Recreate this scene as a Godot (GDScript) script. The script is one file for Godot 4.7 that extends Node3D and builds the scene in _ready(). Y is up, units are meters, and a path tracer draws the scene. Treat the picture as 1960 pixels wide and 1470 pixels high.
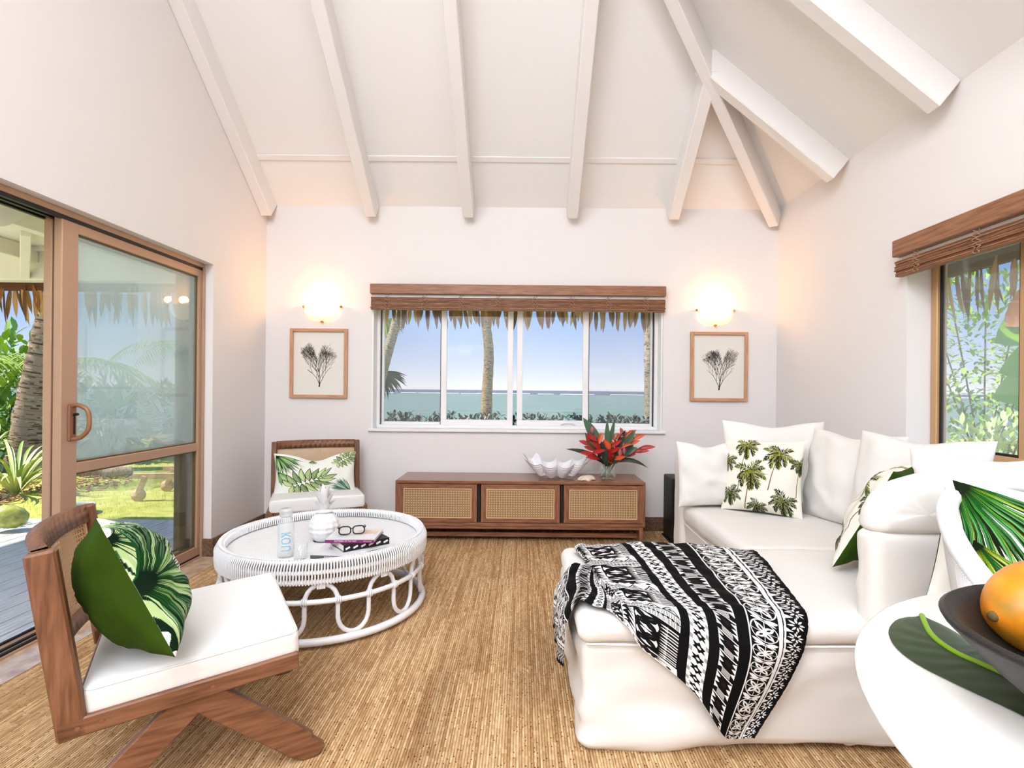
extends Node3D
# A bright beach-house living room: white hip ceiling, sliding door to a verandah, window on the lagoon.
const WX := 2.23      # half width of the room
const WZ := -4.53     # inner face of the back wall
const PLATE := 2.80   # where the walls meet the sloping ceiling
const RISE := 0.80    # rise of the ceiling per metre
var used := {}
var M := {}
var rng := RandomNumberGenerator.new()

func _ready() -> void:
	rng.seed = 7
	# camera, level with a shifted lens
	var cam := Camera3D.new(); cam.name = "camera"
	cam.projection = Camera3D.PROJECTION_FRUSTUM
	cam.near = 0.05; cam.far = 6000.0
	cam.size = 0.05 * 1.47
	cam.frustum_offset = Vector2(-0.02, 0.012) * 0.05
	cam.position = Vector3(0, 1.216, 0)
	cam.rotation.z = 0.0095
	add_child(cam); cam.current = true
	# sky, exposure
	var env := Environment.new()
	var sky := Sky.new(); var sm := ProceduralSkyMaterial.new()
	sm.sky_top_color = Color(0.38, 0.64, 0.93); sm.sky_horizon_color = Color(0.975, 0.98, 1.0); sm.sky_curve = 0.065
	sm.sky_energy_multiplier = 1.06
	sm.ground_horizon_color = Color(0.9, 0.92, 0.95); sm.ground_bottom_color = Color(0.85, 0.88, 0.9)
	sm.sky_cover = cloud_cover(); sm.sky_cover_modulate = Color(1, 1, 1, 0.6)
	sky.sky_material = sm
	env.background_mode = Environment.BG_SKY; env.sky = sky
	env.tonemap_mode = Environment.TONE_MAPPER_LINEAR
	env.tonemap_exposure = 0.96
	env.sdfgi_enabled = true; env.ssao_enabled = true; env.ssil_enabled = true
	var we := WorldEnvironment.new(); we.name = "environment"; we.environment = env; add_child(we)
	var sun := DirectionalLight3D.new(); sun.name = "sun"
	sun.light_color = Color(1.0, 0.95, 0.86); sun.light_energy = 2.9; sun.light_angular_distance = 1.0; sun.shadow_enabled = true
	sun.sky_mode = DirectionalLight3D.SKY_MODE_LIGHT_ONLY
	add_child(sun); sun.look_at_from_position(Vector3(-5.0, 8.0, 1.3), Vector3.ZERO)
	# added fill panels under the unseen rear ceiling, each a glowing box with its light
	for c in [[Vector3(-0.75, 4.5, -0.3), 1.4, "square added fill panel at the ceiling above the viewer"], [Vector3(-0.75, 4.5, 1.4), 1.4, "middle added fill panel at the ceiling in the unseen rear of the room"], [Vector3(-0.9, 4.5, 3.0), 1.2, "small added fill panel at the ceiling beside the rear wall"]]:
		ceiling_fill_panel(c[0], c[1], FILL_TOP, c[2])
	wall_fill_panels()
	materials()
	setting()
	outdoors()
	sofa_group()
	chairs()
	coffee_group()
	sideboard_group()
	wall_things()
	dining_group()

const FILL_TOP := 5.5  # strength of the added ceiling fill
const FILL_REAR := 6.2  # strength of the added fill on the rear wall
const FILL_LEFT := 8.5  # strength of the added fill on the left wall

# ---------- naming ----------
func numbered(called: String) -> String:
	used[called] = used.get(called, 0) + 1
	return called if used[called] == 1 else "%s_%03d" % [called, used[called] - 1]

func thing(called: String, label: String, category: String, at := Vector3.ZERO, turn := 0.0, group := "") -> Node3D:
	var o := Node3D.new(); o.name = numbered(called); add_child(o)
	o.position = at; o.rotation.y = turn
	return tag(o, label, category, group)

func tag(o: Node3D, label: String, category: String, group := "", kind := "") -> Node3D:
	if label: o.set_meta("label", label)
	if category: o.set_meta("category", category)
	if group: o.set_meta("group", group)
	if kind: o.set_meta("kind", kind)
	return o

func obj(called: String, b, m: Material, parent: Node3D = null) -> MeshInstance3D:
	var o := MeshInstance3D.new()
	o.mesh = b.mesh() if b is B else b
	o.material_override = m
	if parent:
		o.name = called; parent.add_child(o, true)
	else:
		o.name = numbered(called); add_child(o, true)
	return o

func struct(called: String, label: String, b, m: Material) -> MeshInstance3D:
	var o := obj(called, b, m)
	o.set_meta("label", label); o.set_meta("category", called.split("_")[0]); o.set_meta("kind", "structure")
	return o

func stuff(o: Node3D) -> Node3D:
	o.set_meta("kind", "stuff"); return o

func ceiling_fill_panel(p: Vector3, s: float, e: float, label: String) -> void:  # added fill: a glowing panel and area light, out of view
	var t := thing("added_ceiling_fill", label, "ceiling light", p)
	var f := B.new(); f.box(Vector3(0, 0.03, 0), Vector3(s + 0.08, 0.05, s * 0.7 + 0.08), 0.006)
	obj("frame", f, mat(Color(0.9, 0.9, 0.9), 0.5), t)
	var d := B.new(); d.box(Vector3(0, 0.0, 0), Vector3(s, 0.02, s * 0.7), 0.004)
	var gm := mat(Color(1, 1, 1), 0.6); gm.emission_enabled = true; gm.emission = Color(1, 0.97, 0.93); gm.emission_energy_multiplier = 1.0
	obj("diffuser", d, gm, t)
	var l := AreaLight3D.new(); l.name = "added_fill_light"; l.area_size = Vector2(s, s * 0.7)
	l.light_energy = e; l.light_color = Color(0.92, 0.955, 1.0); l.shadow_enabled = true
	if "area_range" in l: l.area_range = 30.0
	if "area_attenuation" in l: l.area_attenuation = 2.0
	t.add_child(l); l.position = Vector3(0, -0.03, 0); l.rotation.x = -PI / 2

func wall_fill_panels() -> void:  # two added panels behind the viewer, fill for the sloping ceiling and walls
	for q in [["wide added fill panel high on the unseen rear wall", Vector3(-0.9, 3.8, 3.48), Vector2(2.4, 1.0), 0.0, FILL_REAR], ["added fill panel high on the left wall behind the viewer", Vector3(-2.21, 3.6, 1.3), Vector2(1.8, 0.9), -PI / 2, FILL_LEFT]]:
		var t := thing("added_wall_fill", q[0], "wall light", q[1], q[3])
		var sz: Vector2 = q[2]
		var f := B.new(); f.box(Vector3(0, 0, 0), Vector3(sz.x + 0.08, sz.y + 0.08, 0.04), 0.006); obj("frame", f, mat(Color(0.9, 0.9, 0.9), 0.5), t)
		var gm := mat(Color(1, 1, 1), 0.6); gm.emission_enabled = true; gm.emission = Color(0.96, 0.98, 1.0); gm.emission_energy_multiplier = 1.0
		f = B.new(); f.box(Vector3(0, 0, -0.025), Vector3(sz.x, sz.y, 0.02), 0.004); obj("diffuser", f, gm, t)
		var l := AreaLight3D.new(); l.name = "added_fill_light"; l.area_size = sz; l.light_energy = q[4]; l.light_color = Color(0.92, 0.955, 1.0); l.shadow_enabled = true
		if "area_range" in l: l.area_range = 30.0
		if "area_attenuation" in l: l.area_attenuation = 2.0
		t.add_child(l); l.position = Vector3(0, 0, -0.05)

# ---------- materials ----------
func mat(c: Color, rough := 0.6, metal := 0.0, spec := 0.5) -> StandardMaterial3D:
	var m := StandardMaterial3D.new()
	m.albedo_color = c; m.roughness = rough; m.metallic = metal; m.metallic_specular = spec
	m.cull_mode = BaseMaterial3D.CULL_DISABLED
	return m

func noise_tex(freq: float, oct: int, cols: Array, size := 512, seedv := 1, kind := FastNoiseLite.TYPE_SIMPLEX_SMOOTH) -> NoiseTexture2D:
	var n := FastNoiseLite.new(); n.noise_type = kind; n.frequency = freq; n.fractal_octaves = oct; n.seed = seedv
	var t := NoiseTexture2D.new(); t.width = size; t.height = size; t.seamless = true; t.noise = n; t.normalize = true
	if cols.size():
		var g := Gradient.new(); var offs := PackedFloat32Array(); var cc := PackedColorArray()
		for i in cols.size():
			offs.append(float(i) / (cols.size() - 1)); cc.append(cols[i])
		g.offsets = offs; g.colors = cc; t.color_ramp = g
	return t

func tri(m: StandardMaterial3D, scale: Vector3, world := false) -> StandardMaterial3D:
	m.uv1_triplanar = true; m.uv1_world_triplanar = world; m.uv1_scale = scale; m.uv1_triplanar_sharpness = 8.0
	return m

func wood(t: Texture2D, along: int, rough := 0.45, tint := Color.WHITE) -> StandardMaterial3D:
	var m := mat(tint, rough); m.albedo_texture = t
	var s := Vector3(5, 5, 5); s[along] = 0.45
	return tri(m, s)

func bumpy(m: StandardMaterial3D, t: Texture2D, cm: float) -> StandardMaterial3D:
	m.heightmap_enabled = true; m.heightmap_texture = t; m.heightmap_scale = cm
	return m

func materials() -> void:
	var soft := noise_tex(0.012, 3, [], 512, 3)
	var fine := noise_tex(0.12, 3, [], 512, 4)
	M.fine = fine; M.soft = soft
	M.wall = tri(bumpy(mat(Color(0.925, 0.905, 0.897), 0.85, 0.0, 0.3), fine, 0.02), Vector3(2, 2, 2), true)
	M.ceil = mat(Color(0.955, 0.945, 0.935), 0.8, 0.0, 0.3)
	M.beam = mat(Color(0.945, 0.93, 0.92), 0.55)
	M.trimw = mat(Color(0.95, 0.94, 0.94), 0.35)
	M.linen = tri(bumpy(mat(Color(0.925, 0.905, 0.88), 0.9, 0.0, 0.2), fine, 0.03), Vector3(9, 9, 9))
	M.white_cloth = tri(bumpy(mat(Color(0.93, 0.92, 0.905), 0.9, 0.0, 0.2), fine, 0.02), Vector3(12, 12, 12))
	M.rattan = mat(Color(0.95, 0.945, 0.945), 0.4)
	var tk := noise_tex(0.02, 4, [Color(0.33, 0.2, 0.13), Color(0.45, 0.285, 0.185), Color(0.52, 0.345, 0.235), Color(0.58, 0.405, 0.285)], 512, 11)
	M.walnut_light = wood(noise_tex(0.02, 4, [Color(0.47, 0.3, 0.2), Color(0.58, 0.39, 0.27), Color(0.65, 0.46, 0.33)], 512, 14), 0)
	M.teak = [wood(tk, 0), wood(tk, 1), wood(tk, 2)]
	var wl := noise_tex(0.02, 4, [Color(0.42, 0.26, 0.18), Color(0.55, 0.355, 0.25), Color(0.62, 0.42, 0.31)], 512, 12)
	M.walnut = [wood(wl, 0, 0.5), wood(wl, 1, 0.5), wood(wl, 2, 0.5)]
	var ob := noise_tex(0.02, 4, [Color(0.7, 0.5, 0.37), Color(0.79, 0.6, 0.46), Color(0.83, 0.66, 0.52)], 512, 13)
	M.oak = [wood(ob, 0, 0.5), wood(ob, 1, 0.5), wood(ob, 2, 0.5)]
	M.cane = mat(Color(0.9, 0.74, 0.54), 0.5)
	M.cane_dark = mat(Color(0.16, 0.1, 0.07), 0.8)
	M.bronze = mat(Color(0.74, 0.6, 0.5), 0.42, 0.2)
	M.bamboo = wood(noise_tex(0.03, 4, [Color(0.4, 0.27, 0.18), Color(0.58, 0.42, 0.29), Color(0.72, 0.56, 0.42)], 512, 15), 0, 0.5)
	M.cord = mat(Color(0.68, 0.53, 0.42), 0.7)
	M.bronze_dark = mat(Color(0.4, 0.35, 0.2), 0.5, 0.2)
	M.black = mat(Color(0.03, 0.03, 0.035), 0.5)
	M.brass = mat(Color(0.8, 0.6, 0.3), 0.3, 0.9)
	M.pane = mat(Color(0.8, 0.92, 0.93, 0.03), 0.02); M.pane.transparency = BaseMaterial3D.TRANSPARENCY_ALPHA
	M.pane_screen = mat(Color(0.62, 0.62, 0.64, 0.07), 0.2); M.pane_screen.transparency = BaseMaterial3D.TRANSPARENCY_ALPHA
	M.pane_veiled = mat(Color(0.84, 0.95, 0.96, 0.27), 0.02); M.pane_veiled.transparency = BaseMaterial3D.TRANSPARENCY_ALPHA  # tint and alpha paint the reflected veil on the door glass
	M.pane_hazy = mat(Color(0.9, 0.95, 0.95, 0.13), 0.02); M.pane_hazy.transparency = BaseMaterial3D.TRANSPARENCY_ALPHA  # bright wash over the garden view, put into the pane colour
	M.glass = mat(Color(0.97, 1.0, 0.99, 0.0), 0.02); M.glass.refraction_enabled = true; M.glass.refraction_scale = 0.05
	M.water_in = mat(Color(0.95, 1.0, 0.98, 0.0), 0.02); M.water_in.refraction_enabled = true; M.water_in.refraction_scale = 0.033
	M.tile = tri(mat(Color.WHITE, 0.06), Vector3(1.2, 1.2, 1.2), true)
	M.tile.albedo_texture = noise_tex(0.015, 5, [Color(0.68, 0.55, 0.45), Color(0.8, 0.69, 0.59), Color(0.86, 0.77, 0.68)], 512, 21)
	M.stone = tri(mat(Color.WHITE, 0.35), Vector3(3, 3, 3), true)
	M.stone.albedo_texture = noise_tex(0.02, 5, [Color(0.34, 0.24, 0.18), Color(0.46, 0.35, 0.28), Color(0.55, 0.44, 0.36)], 512, 22)
	M.grout = mat(Color(0.42, 0.36, 0.31), 0.9)
	M.leaf = mat(Color(0.16, 0.36, 0.08), 0.45); M.leaf.backlight_enabled = true; M.leaf.backlight = Color(0.4, 0.4, 0.3)
	M.leaf_light = mat(Color(0.45, 0.62, 0.16), 0.45); M.leaf_light.backlight_enabled = true; M.leaf_light.backlight = Color(0.5, 0.5, 0.4)
	M.leaf_dark = mat(Color(0.07, 0.15, 0.08), 0.4)
	M.green_cloth = tri(bumpy(mat(Color(0.2, 0.29, 0.06), 0.85, 0.0, 0.2), fine, 0.03), Vector3(12, 12, 12))

# ---------- mesh builder ----------
class B:
	var st := SurfaceTool.new()
	var x := Transform3D()
	var grp := 1
	func _init() -> void:
		st.begin(Mesh.PRIMITIVE_TRIANGLES)
		st.set_smooth_group(-1)
	func mesh() -> ArrayMesh:
		st.generate_normals()
		return st.commit()
	func flat() -> void: st.set_smooth_group(-1)
	func smooth() -> void:
		grp += 1; st.set_smooth_group(grp)
	func v(p: Vector3, uv := Vector2.ZERO) -> void:
		st.set_uv(uv); st.add_vertex(x * p)
	# a b c d run anticlockwise as seen from the front
	func quad(a: Vector3, b: Vector3, c: Vector3, d: Vector3, ua := Vector2(0, 0), ub := Vector2(1, 0), uc := Vector2(1, 1), ud := Vector2(0, 1)) -> void:
		v(a, ua); v(c, uc); v(b, ub)
		v(a, ua); v(d, ud); v(c, uc)
	func tri3(a: Vector3, b: Vector3, c: Vector3) -> void:
		v(a, Vector2(0, 0)); v(c, Vector2(0, 1)); v(b, Vector2(1, 0))
	func face(p: Array, out: Vector3) -> void:
		var n: Vector3 = (p[1] - p[0]).cross(p[2] - p[0])
		if n.dot(out) < 0.0: p.reverse()
		if p.size() == 4: quad(p[0], p[1], p[2], p[3])
		else: tri3(p[0], p[1], p[2])
	func box(c: Vector3, s: Vector3, bev := 0.0, t := Transform3D()) -> void:
		var keep := x
		x = x * Transform3D(Basis(), c) * t
		flat()
		var h := s / 2.0
		var b := minf(bev, minf(h.x, minf(h.y, h.z)) * 0.9)
		var k := [Vector3(h.x, h.y - b, h.z - b), Vector3(h.x - b, h.y, h.z - b), Vector3(h.x - b, h.y - b, h.z)]
		for a in 3:
			var u := (a + 1) % 3; var w := (a + 2) % 3
			for sg in [1.0, -1.0]:
				var out := Vector3(); out[a] = sg
				var ps := []
				for q in [[1, 1], [-1, 1], [-1, -1], [1, -1]]:
					var p: Vector3 = k[a]; p[a] *= sg; p[u] *= q[0]; p[w] *= q[1]; ps.append(p)
				face(ps, out)
			if b > 0.0:
				for s1 in [1.0, -1.0]:
					for s2 in [1.0, -1.0]:
						var ps2 := []
						for e in [[u, 1.0], [w, 1.0], [w, -1.0], [u, -1.0]]:
							var p2: Vector3 = k[e[0]]; p2[u] *= s1; p2[w] *= s2; p2[a] *= e[1]; ps2.append(p2)
						var o2 := Vector3(); o2[u] = s1; o2[w] = s2
						face(ps2, o2)
		if b > 0.0:
			for i in 8:
				var sg3 := Vector3(1 if i & 1 else -1, 1 if i & 2 else -1, 1 if i & 4 else -1)
				face([k[0] * sg3, k[1] * sg3, k[2] * sg3], sg3)
		x = keep
	func span(lo: Vector3, hi: Vector3, bev := 0.0) -> void:
		box((lo + hi) / 2.0, (hi - lo).abs(), bev)
	# a bar of rectangular section from p to q; up tells which way its height points
	func bar(p: Vector3, q: Vector3, w: float, h: float, bev := 0.0, up := Vector3.UP) -> void:
		var z := (q - p).normalized()
		var xx := up.cross(z).normalized()
		var yy := z.cross(xx)
		box(Vector3(), Vector3(w, h, p.distance_to(q)), bev, Transform3D(Basis(xx, yy, z), (p + q) / 2.0))
	func tube(pts: Array, r, sides := 8, caps := true, closed := false) -> void:
		smooth()
		var n := pts.size()
		var rings := []
		var prev := Vector3()
		for i in n:
			var p: Vector3 = pts[i]
			var d: Vector3
			if closed: d = (pts[(i + 1) % n] - pts[(i + n - 1) % n])
			else: d = pts[mini(i + 1, n - 1)] - pts[maxi(i - 1, 0)]
			d = d.normalized()
			var nx: Vector3
			if i == 0:
				nx = d.cross(Vector3.UP if absf(d.y) < 0.9 else Vector3.RIGHT).normalized()
			else:
				nx = (prev - d * prev.dot(d)).normalized()
			prev = nx
			var ny := d.cross(nx)
			var rr: float = r[i] if r is Array else r
			var ring := []
			for k in sides:
				var a := TAU * k / sides
				ring.append(p + (nx * cos(a) + ny * sin(a)) * rr)
			rings.append(ring)
		var m := n if closed else n - 1
		for i in m:
			var r0: Array = rings[i]; var r1: Array = rings[(i + 1) % n]
			for k in sides:
				var k2 := (k + 1) % sides
				quad(r0[k], r0[k2], r1[k2], r1[k], Vector2(float(k) / sides, i), Vector2(float(k + 1) / sides, i), Vector2(float(k + 1) / sides, i + 1), Vector2(float(k) / sides, i + 1))
		if caps and not closed:
			flat()
			for e in [0, n - 1]:
				var c: Vector3 = pts[e]
				for k in sides:
					var out: Vector3 = c - pts[1 if e == 0 else n - 2]
					face([c, rings[e][k], rings[e][(k + 1) % sides]], out)
	# profile of (radius, height), turned round y
	func lathe(prof: Array, segs := 24, a0 := 0.0, a1 := TAU, sq := Vector3.ONE) -> void:
		smooth()
		var whole := a1 - a0 > TAU - 0.001
		for i in prof.size() - 1:
			for k in segs:
				var p := []
				for e in [[i, k], [i, k + 1], [i + 1, k + 1], [i + 1, k]]:
					var kk: int = e[1] % segs if whole else e[1]
					var a := a0 + (a1 - a0) * kk / segs
					var q: Vector2 = prof[e[0]]
					p.append(Vector3(cos(a) * q.x, q.y, -sin(a) * q.x) * sq)
				quad(p[0], p[1], p[2], p[3], Vector2(float(k) / segs, float(i) / prof.size()), Vector2(float(k + 1) / segs, float(i) / prof.size()), Vector2(float(k + 1) / segs, float(i + 1) / prof.size()), Vector2(float(k) / segs, float(i + 1) / prof.size()))
	# a smooth sheet: f(u, v) gives the point, u and v from 0 to 1
	func sheet(nu: int, nv: int, f: Callable, flip := false, arc := false) -> void:
		smooth()
		var g := []
		for j in nv + 1:
			for i in nu + 1:
				g.append(f.call(float(i) / nu, float(j) / nv))
		for j in nv:
			for i in nu:
				var a := j * (nu + 1) + i
				var q := [a, a + 1, a + nu + 2, a + nu + 1]
				var uv := [Vector2(float(i) / nu, float(j) / nv), Vector2(float(i + 1) / nu, float(j) / nv), Vector2(float(i + 1) / nu, float(j + 1) / nv), Vector2(float(i) / nu, float(j + 1) / nv)]
				if arc:
					for k in 4: uv[k] = Vector2(0.5 + 0.5 * sin((uv[k].x - 0.5) * PI), 0.5 + 0.5 * sin((uv[k].y - 0.5) * PI))
				if flip: quad(g[q[0]], g[q[3]], g[q[2]], g[q[1]], uv[0], uv[3], uv[2], uv[1])
				else: quad(g[q[0]], g[q[1]], g[q[2]], g[q[3]], uv[0], uv[1], uv[2], uv[3])
	# flat outline in x and y, given a thickness in z
	func plate(poly: PackedVector2Array, z0: float, z1: float) -> void:
		flat()
		var ids := Geometry2D.triangulate_polygon(poly)
		for i in range(0, ids.size(), 3):
			for e in [[z1, 1.0], [z0, -1.0]]:
				face([Vector3(poly[ids[i]].x, poly[ids[i]].y, e[0]), Vector3(poly[ids[i + 1]].x, poly[ids[i + 1]].y, e[0]), Vector3(poly[ids[i + 2]].x, poly[ids[i + 2]].y, e[0])], Vector3(0, 0, e[1]))
		var cw := Geometry2D.is_polygon_clockwise(poly)
		for i in poly.size():
			var a := poly[i]; var b := poly[(i + 1) % poly.size()]
			var n := Vector2(b.y - a.y, a.x - b.x) * (-1.0 if cw else 1.0)
			face([Vector3(a.x, a.y, z0), Vector3(b.x, b.y, z0), Vector3(b.x, b.y, z1), Vector3(a.x, a.y, z1)], Vector3(n.x, n.y, 0))
	# a box with well rounded edges and a soft surface; bump(p, n) may push each point out
	func soft_box(c: Vector3, s: Vector3, r: float, seg := 10, bump = null) -> void:
		smooth()
		var h := s / 2.0
		for a in 3:
			var u := (a + 1) % 3; var w := (a + 2) % 3
			for sg in [1.0, -1.0]:
				var g := []
				var nu := clampi(int(s[u] / 0.05), 4, 40) + 6; var nw := clampi(int(s[w] / 0.05), 4, 40) + 6
				if seg < 10: nu = seg; nw = seg
				for j in nw + 1:
					for i in nu + 1:
						var p := Vector3()
						p[a] = h[a] * sg; p[u] = h[u] * edge(i, nu, r / s[u]); p[w] = h[w] * edge(j, nw, r / s[w])
						var inner := Vector3(clampf(p.x, -h.x + r, h.x - r), clampf(p.y, -h.y + r, h.y - r), clampf(p.z, -h.z + r, h.z - r))
						var d := (p - inner).normalized()
						var q := c + inner + d * r
						q = (q * 10000.0).round() / 10000.0
						if bump != null: q = q + bump.call(q, d)
						g.append(q)
				for j in nw:
					for i in nu:
						var o := j * (nu + 1) + i
						if sg > 0: quad(g[o], g[o + 1], g[o + nu + 2], g[o + nu + 1])
						else: quad(g[o], g[o + nu + 1], g[o + nu + 2], g[o + 1])
	func edge(i: int, n: int, f: float) -> float:
		# three rows of points within each rounded edge
		var e := clampf(f * 2.0, 0.02, 0.9)
		if i <= 3: return -1.0 + e * (i / 3.0)
		if i >= n - 3: return 1.0 - e * ((n - i) / 3.0)
		return lerpf(-1.0 + e, 1.0 - e, float(i - 3) / (n - 6))

func pts3(a: Array) -> Array:
	var out := []
	for p in a: out.append(Vector3(p[0], p[1], p[2]))
	return out

# Catmull-Rom through the points
func curve(pts: Array, per := 6, closed := false) -> Array:
	var out := []
	var n := pts.size()
	var m := n if closed else n - 1
	for i in m:
		var p0 = pts[(i + n - 1) % n] if closed else pts[maxi(i - 1, 0)]
		var p1 = pts[i]
		var p2 = pts[(i + 1) % n]
		var p3 = pts[(i + 2) % n] if closed else pts[mini(i + 2, n - 1)]
		for k in per:
			var t := float(k) / per
			out.append(0.5 * ((2.0 * p1) + (p2 - p0) * t + (2.0 * p0 - 5.0 * p1 + 4.0 * p2 - p3) * t * t + (3.0 * p1 - p0 - 3.0 * p2 + p3) * t * t * t))
	if not closed: out.append(pts[n - 1])
	return out

# pillow: printed front and plain back joined at the seam; stands in its own x-y plane, facing +z
func pillow(t: Node3D, w: float, h: float, thick: float, front: Material, back: Material, seedv: int, dent := 0.0, pinch := 0.07, n := 26) -> void:
	var no := FastNoiseLite.new(); no.seed = seedv; no.frequency = 3.5; no.fractal_octaves = 2
	for side in [1.0, -1.0]:
		var b := B.new()
		b.sheet(n, n, func(u: float, v: float) -> Vector3:
			var p := sin((u - 0.5) * PI); var q := sin((0.5 - v) * PI)
			var X := w / 2.0 * p * (1.0 - pinch * (1.0 - q * q) * p * p)
			var Y := h / 2.0 * q * (1.0 - pinch * (1.0 - p * p) * q * q)
			var room := pow(maxf((1.0 - p * p) * (1.0 - q * q), 0.0), 0.5)
			var Z: float = thick / 2.0 * room + no.get_noise_3d(X * 2.0, Y * 2.0, side * 3.0) * 0.022 * minf(room * 2.0, 1.0)
			Y -= dent * exp(-p * p * 5.0) * clampf(q * 0.5 + 0.5, 0.0, 1.0)
			return Vector3(X, Y, Z * side), side > 0, true)
		obj("front_panel" if side > 0 else "back_panel", b, front if side > 0 else back, t)

# ---------- drawn textures: prints on cloth and paper, weave of the rug ----------
func image(w: int, h: int, c: Color) -> Image:
	var im := Image.create_empty(w, h, false, Image.FORMAT_RGBA8); im.fill(c); return im

func poly(im: Image, p: PackedVector2Array, c: Color) -> void:
	var y0 := 1e9; var y1 := -1e9
	for q in p:
		y0 = minf(y0, q.y); y1 = maxf(y1, q.y)
	var n := p.size()
	for y in range(maxi(0, int(floor(y0))), mini(im.get_height() - 1, int(ceil(y1))) + 1):
		var xs := []
		var yy := y + 0.5
		for i in n:
			var a := p[i]; var b := p[(i + 1) % n]
			if (a.y <= yy) != (b.y <= yy):
				xs.append(a.x + (b.x - a.x) * (yy - a.y) / (b.y - a.y))
		xs.sort()
		for i in range(0, xs.size() - 1, 2):
			var xa := int(round(xs[i])); var xb := int(round(xs[i + 1]))
			if xb > xa: im.fill_rect(Rect2i(xa, y, xb - xa, 1), c)

func stroke(im: Image, pts: Array, w0: float, w1: float, c: Color) -> void:
	var l := PackedVector2Array(); var r := PackedVector2Array()
	var n := pts.size()
	for i in n:
		var d: Vector2 = (pts[mini(i + 1, n - 1)] - pts[maxi(i - 1, 0)]).normalized()
		var w := lerpf(w0, w1, float(i) / (n - 1)) / 2.0
		l.append(pts[i] + Vector2(-d.y, d.x) * w); r.append(pts[i] - Vector2(-d.y, d.x) * w)
	r.reverse(); l.append_array(r)
	poly(im, l, c)

func lens(im: Image, a: Vector2, b: Vector2, w: float, c: Color, bow := 0.0) -> void:
	var d := b - a; var nrm := Vector2(-d.y, d.x).normalized()
	var l := PackedVector2Array(); var r := PackedVector2Array()
	for i in 9:
		var t := i / 8.0
		var m := a + d * t + nrm * bow * sin(t * PI)
		var ww := w / 2.0 * sin(PI * pow(t, 0.8))
		l.append(m + nrm * ww); r.append(m - nrm * ww)
	r.reverse(); l.append_array(r); poly(im, l, c)

func oval(im: Image, c: Vector2, rx: float, ry: float, col: Color, n := 28) -> void:
	var p := PackedVector2Array()
	for i in n: p.append(c + Vector2(cos(TAU * i / n) * rx, sin(TAU * i / n) * ry))
	poly(im, p, col)

func texmat(im: Image, rough := 0.85) -> StandardMaterial3D:
	im.generate_mipmaps()
	var m := mat(Color.WHITE, rough, 0.0, 0.25)
	m.albedo_texture = ImageTexture.create_from_image(im)
	return m

func cloud_cover() -> ImageTexture:
	var n := FastNoiseLite.new(); n.seed = 5; n.frequency = 1.4; n.fractal_octaves = 4
	var im := Image.create_empty(256, 1024, false, Image.FORMAT_RGBA8)
	for j in 512:
		var el := (0.5 - (j + 0.5) / 1024.0) * PI
		for i in 256:
			var az := (i + 0.5) / 256.0 * TAU
			var a := 0.0
			if el > 0.0:
				a = clampf((n.get_noise_3d(cos(az) * cos(el) * 2.0, sin(el) * 9.0, sin(az) * cos(el) * 2.0) - 0.3) * 1.4, 0.0, 0.6) * clampf(el * 14.0, 0.0, 1.0)
			im.set_pixel(i, j, Color(1, 1, 1, a))
	return ImageTexture.create_from_image(im)

func print_frond(im: Image, a: Vector2, ang: float, ln: float, droop: float, dark: Color, light: Color, r: RandomNumberGenerator) -> void:
	var p := []
	var d := ang
	var q := a
	for i in 13:
		p.append(q)
		q += Vector2(cos(d), sin(d)) * ln / 12.0
		var turn := wrapf(PI / 2.0 - d, -PI, PI)
		d += signf(turn) * minf(absf(turn), droop / 12.0)
	for i in range(1, 13):
		var t := i / 12.0
		var dir: Vector2 = (p[i] - p[i - 1]).normalized()
		for s in [-1.0, 1.0]:
			for k in 2:
				var lf := ln * 0.3 * sin(PI * clampf(t * 0.85 + 0.14, 0, 1)) * r.randf_range(0.75, 1.15)
				var dv := dir.rotated(s * r.randf_range(0.6, 1.05)) + Vector2(0, 0.35)
				var st: Vector2 = p[i - 1].lerp(p[i], k * 0.5)
				lens(im, st, st + dv.normalized() * lf, maxf(3.4, ln * 0.04), light if (s < 0 and r.randf() < 0.55) else dark, 2.0)
	stroke(im, p, 3.5, 1.5, light.darkened(0.2))

func print_palm(im: Image, c: Vector2, size: float, foot: Vector2, warm: float, r: RandomNumberGenerator) -> void:
	stroke(im, curve([foot, foot.lerp(c, 0.5) + Vector2(-6, 0), c], 8), size * 0.055, size * 0.035, Color(0.5, 0.36, 0.24))
	var dark := Color(0.13, 0.15, 0.08); var light := Color(0.58, 0.6, 0.16).lerp(Color(0.36, 0.4, 0.2), 1.0 - warm)
	for i in 9:
		var a := -PI / 2.0 + (i - 4) * 0.7 + r.randf_range(-0.12, 0.12)
		print_frond(im, c, a, size * r.randf_range(0.8, 1.08), 1.5, dark.lerp(light, 0.45 if i % 3 == 0 else 0.0), light, r)
	oval(im, c, size * 0.07, size * 0.07, light)

func palm_print() -> StandardMaterial3D:
	var r := RandomNumberGenerator.new(); r.seed = 31
	var im := image(1024, 1024, Color(0.94, 0.92, 0.86))
	for q in [[330, 110, 210, 235, 720, 1.0], [740, 215, 240, 620, 700, 0.9], [60, 340, 190, 5, 960, 0.4], [400, 480, 270, 330, 1000, 0.7], [1010, 330, 170, 960, 760, 0.3], [130, 790, 185, 175, 960, 0.2], [810, 830, 235, 815, 1024, 0.15], [490, 950, 170, 505, 1024, 0.15]]:
		print_palm(im, Vector2(q[0], q[1]), q[2], Vector2(q[3], q[4]), q[5], r)
	return texmat(im)

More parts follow.
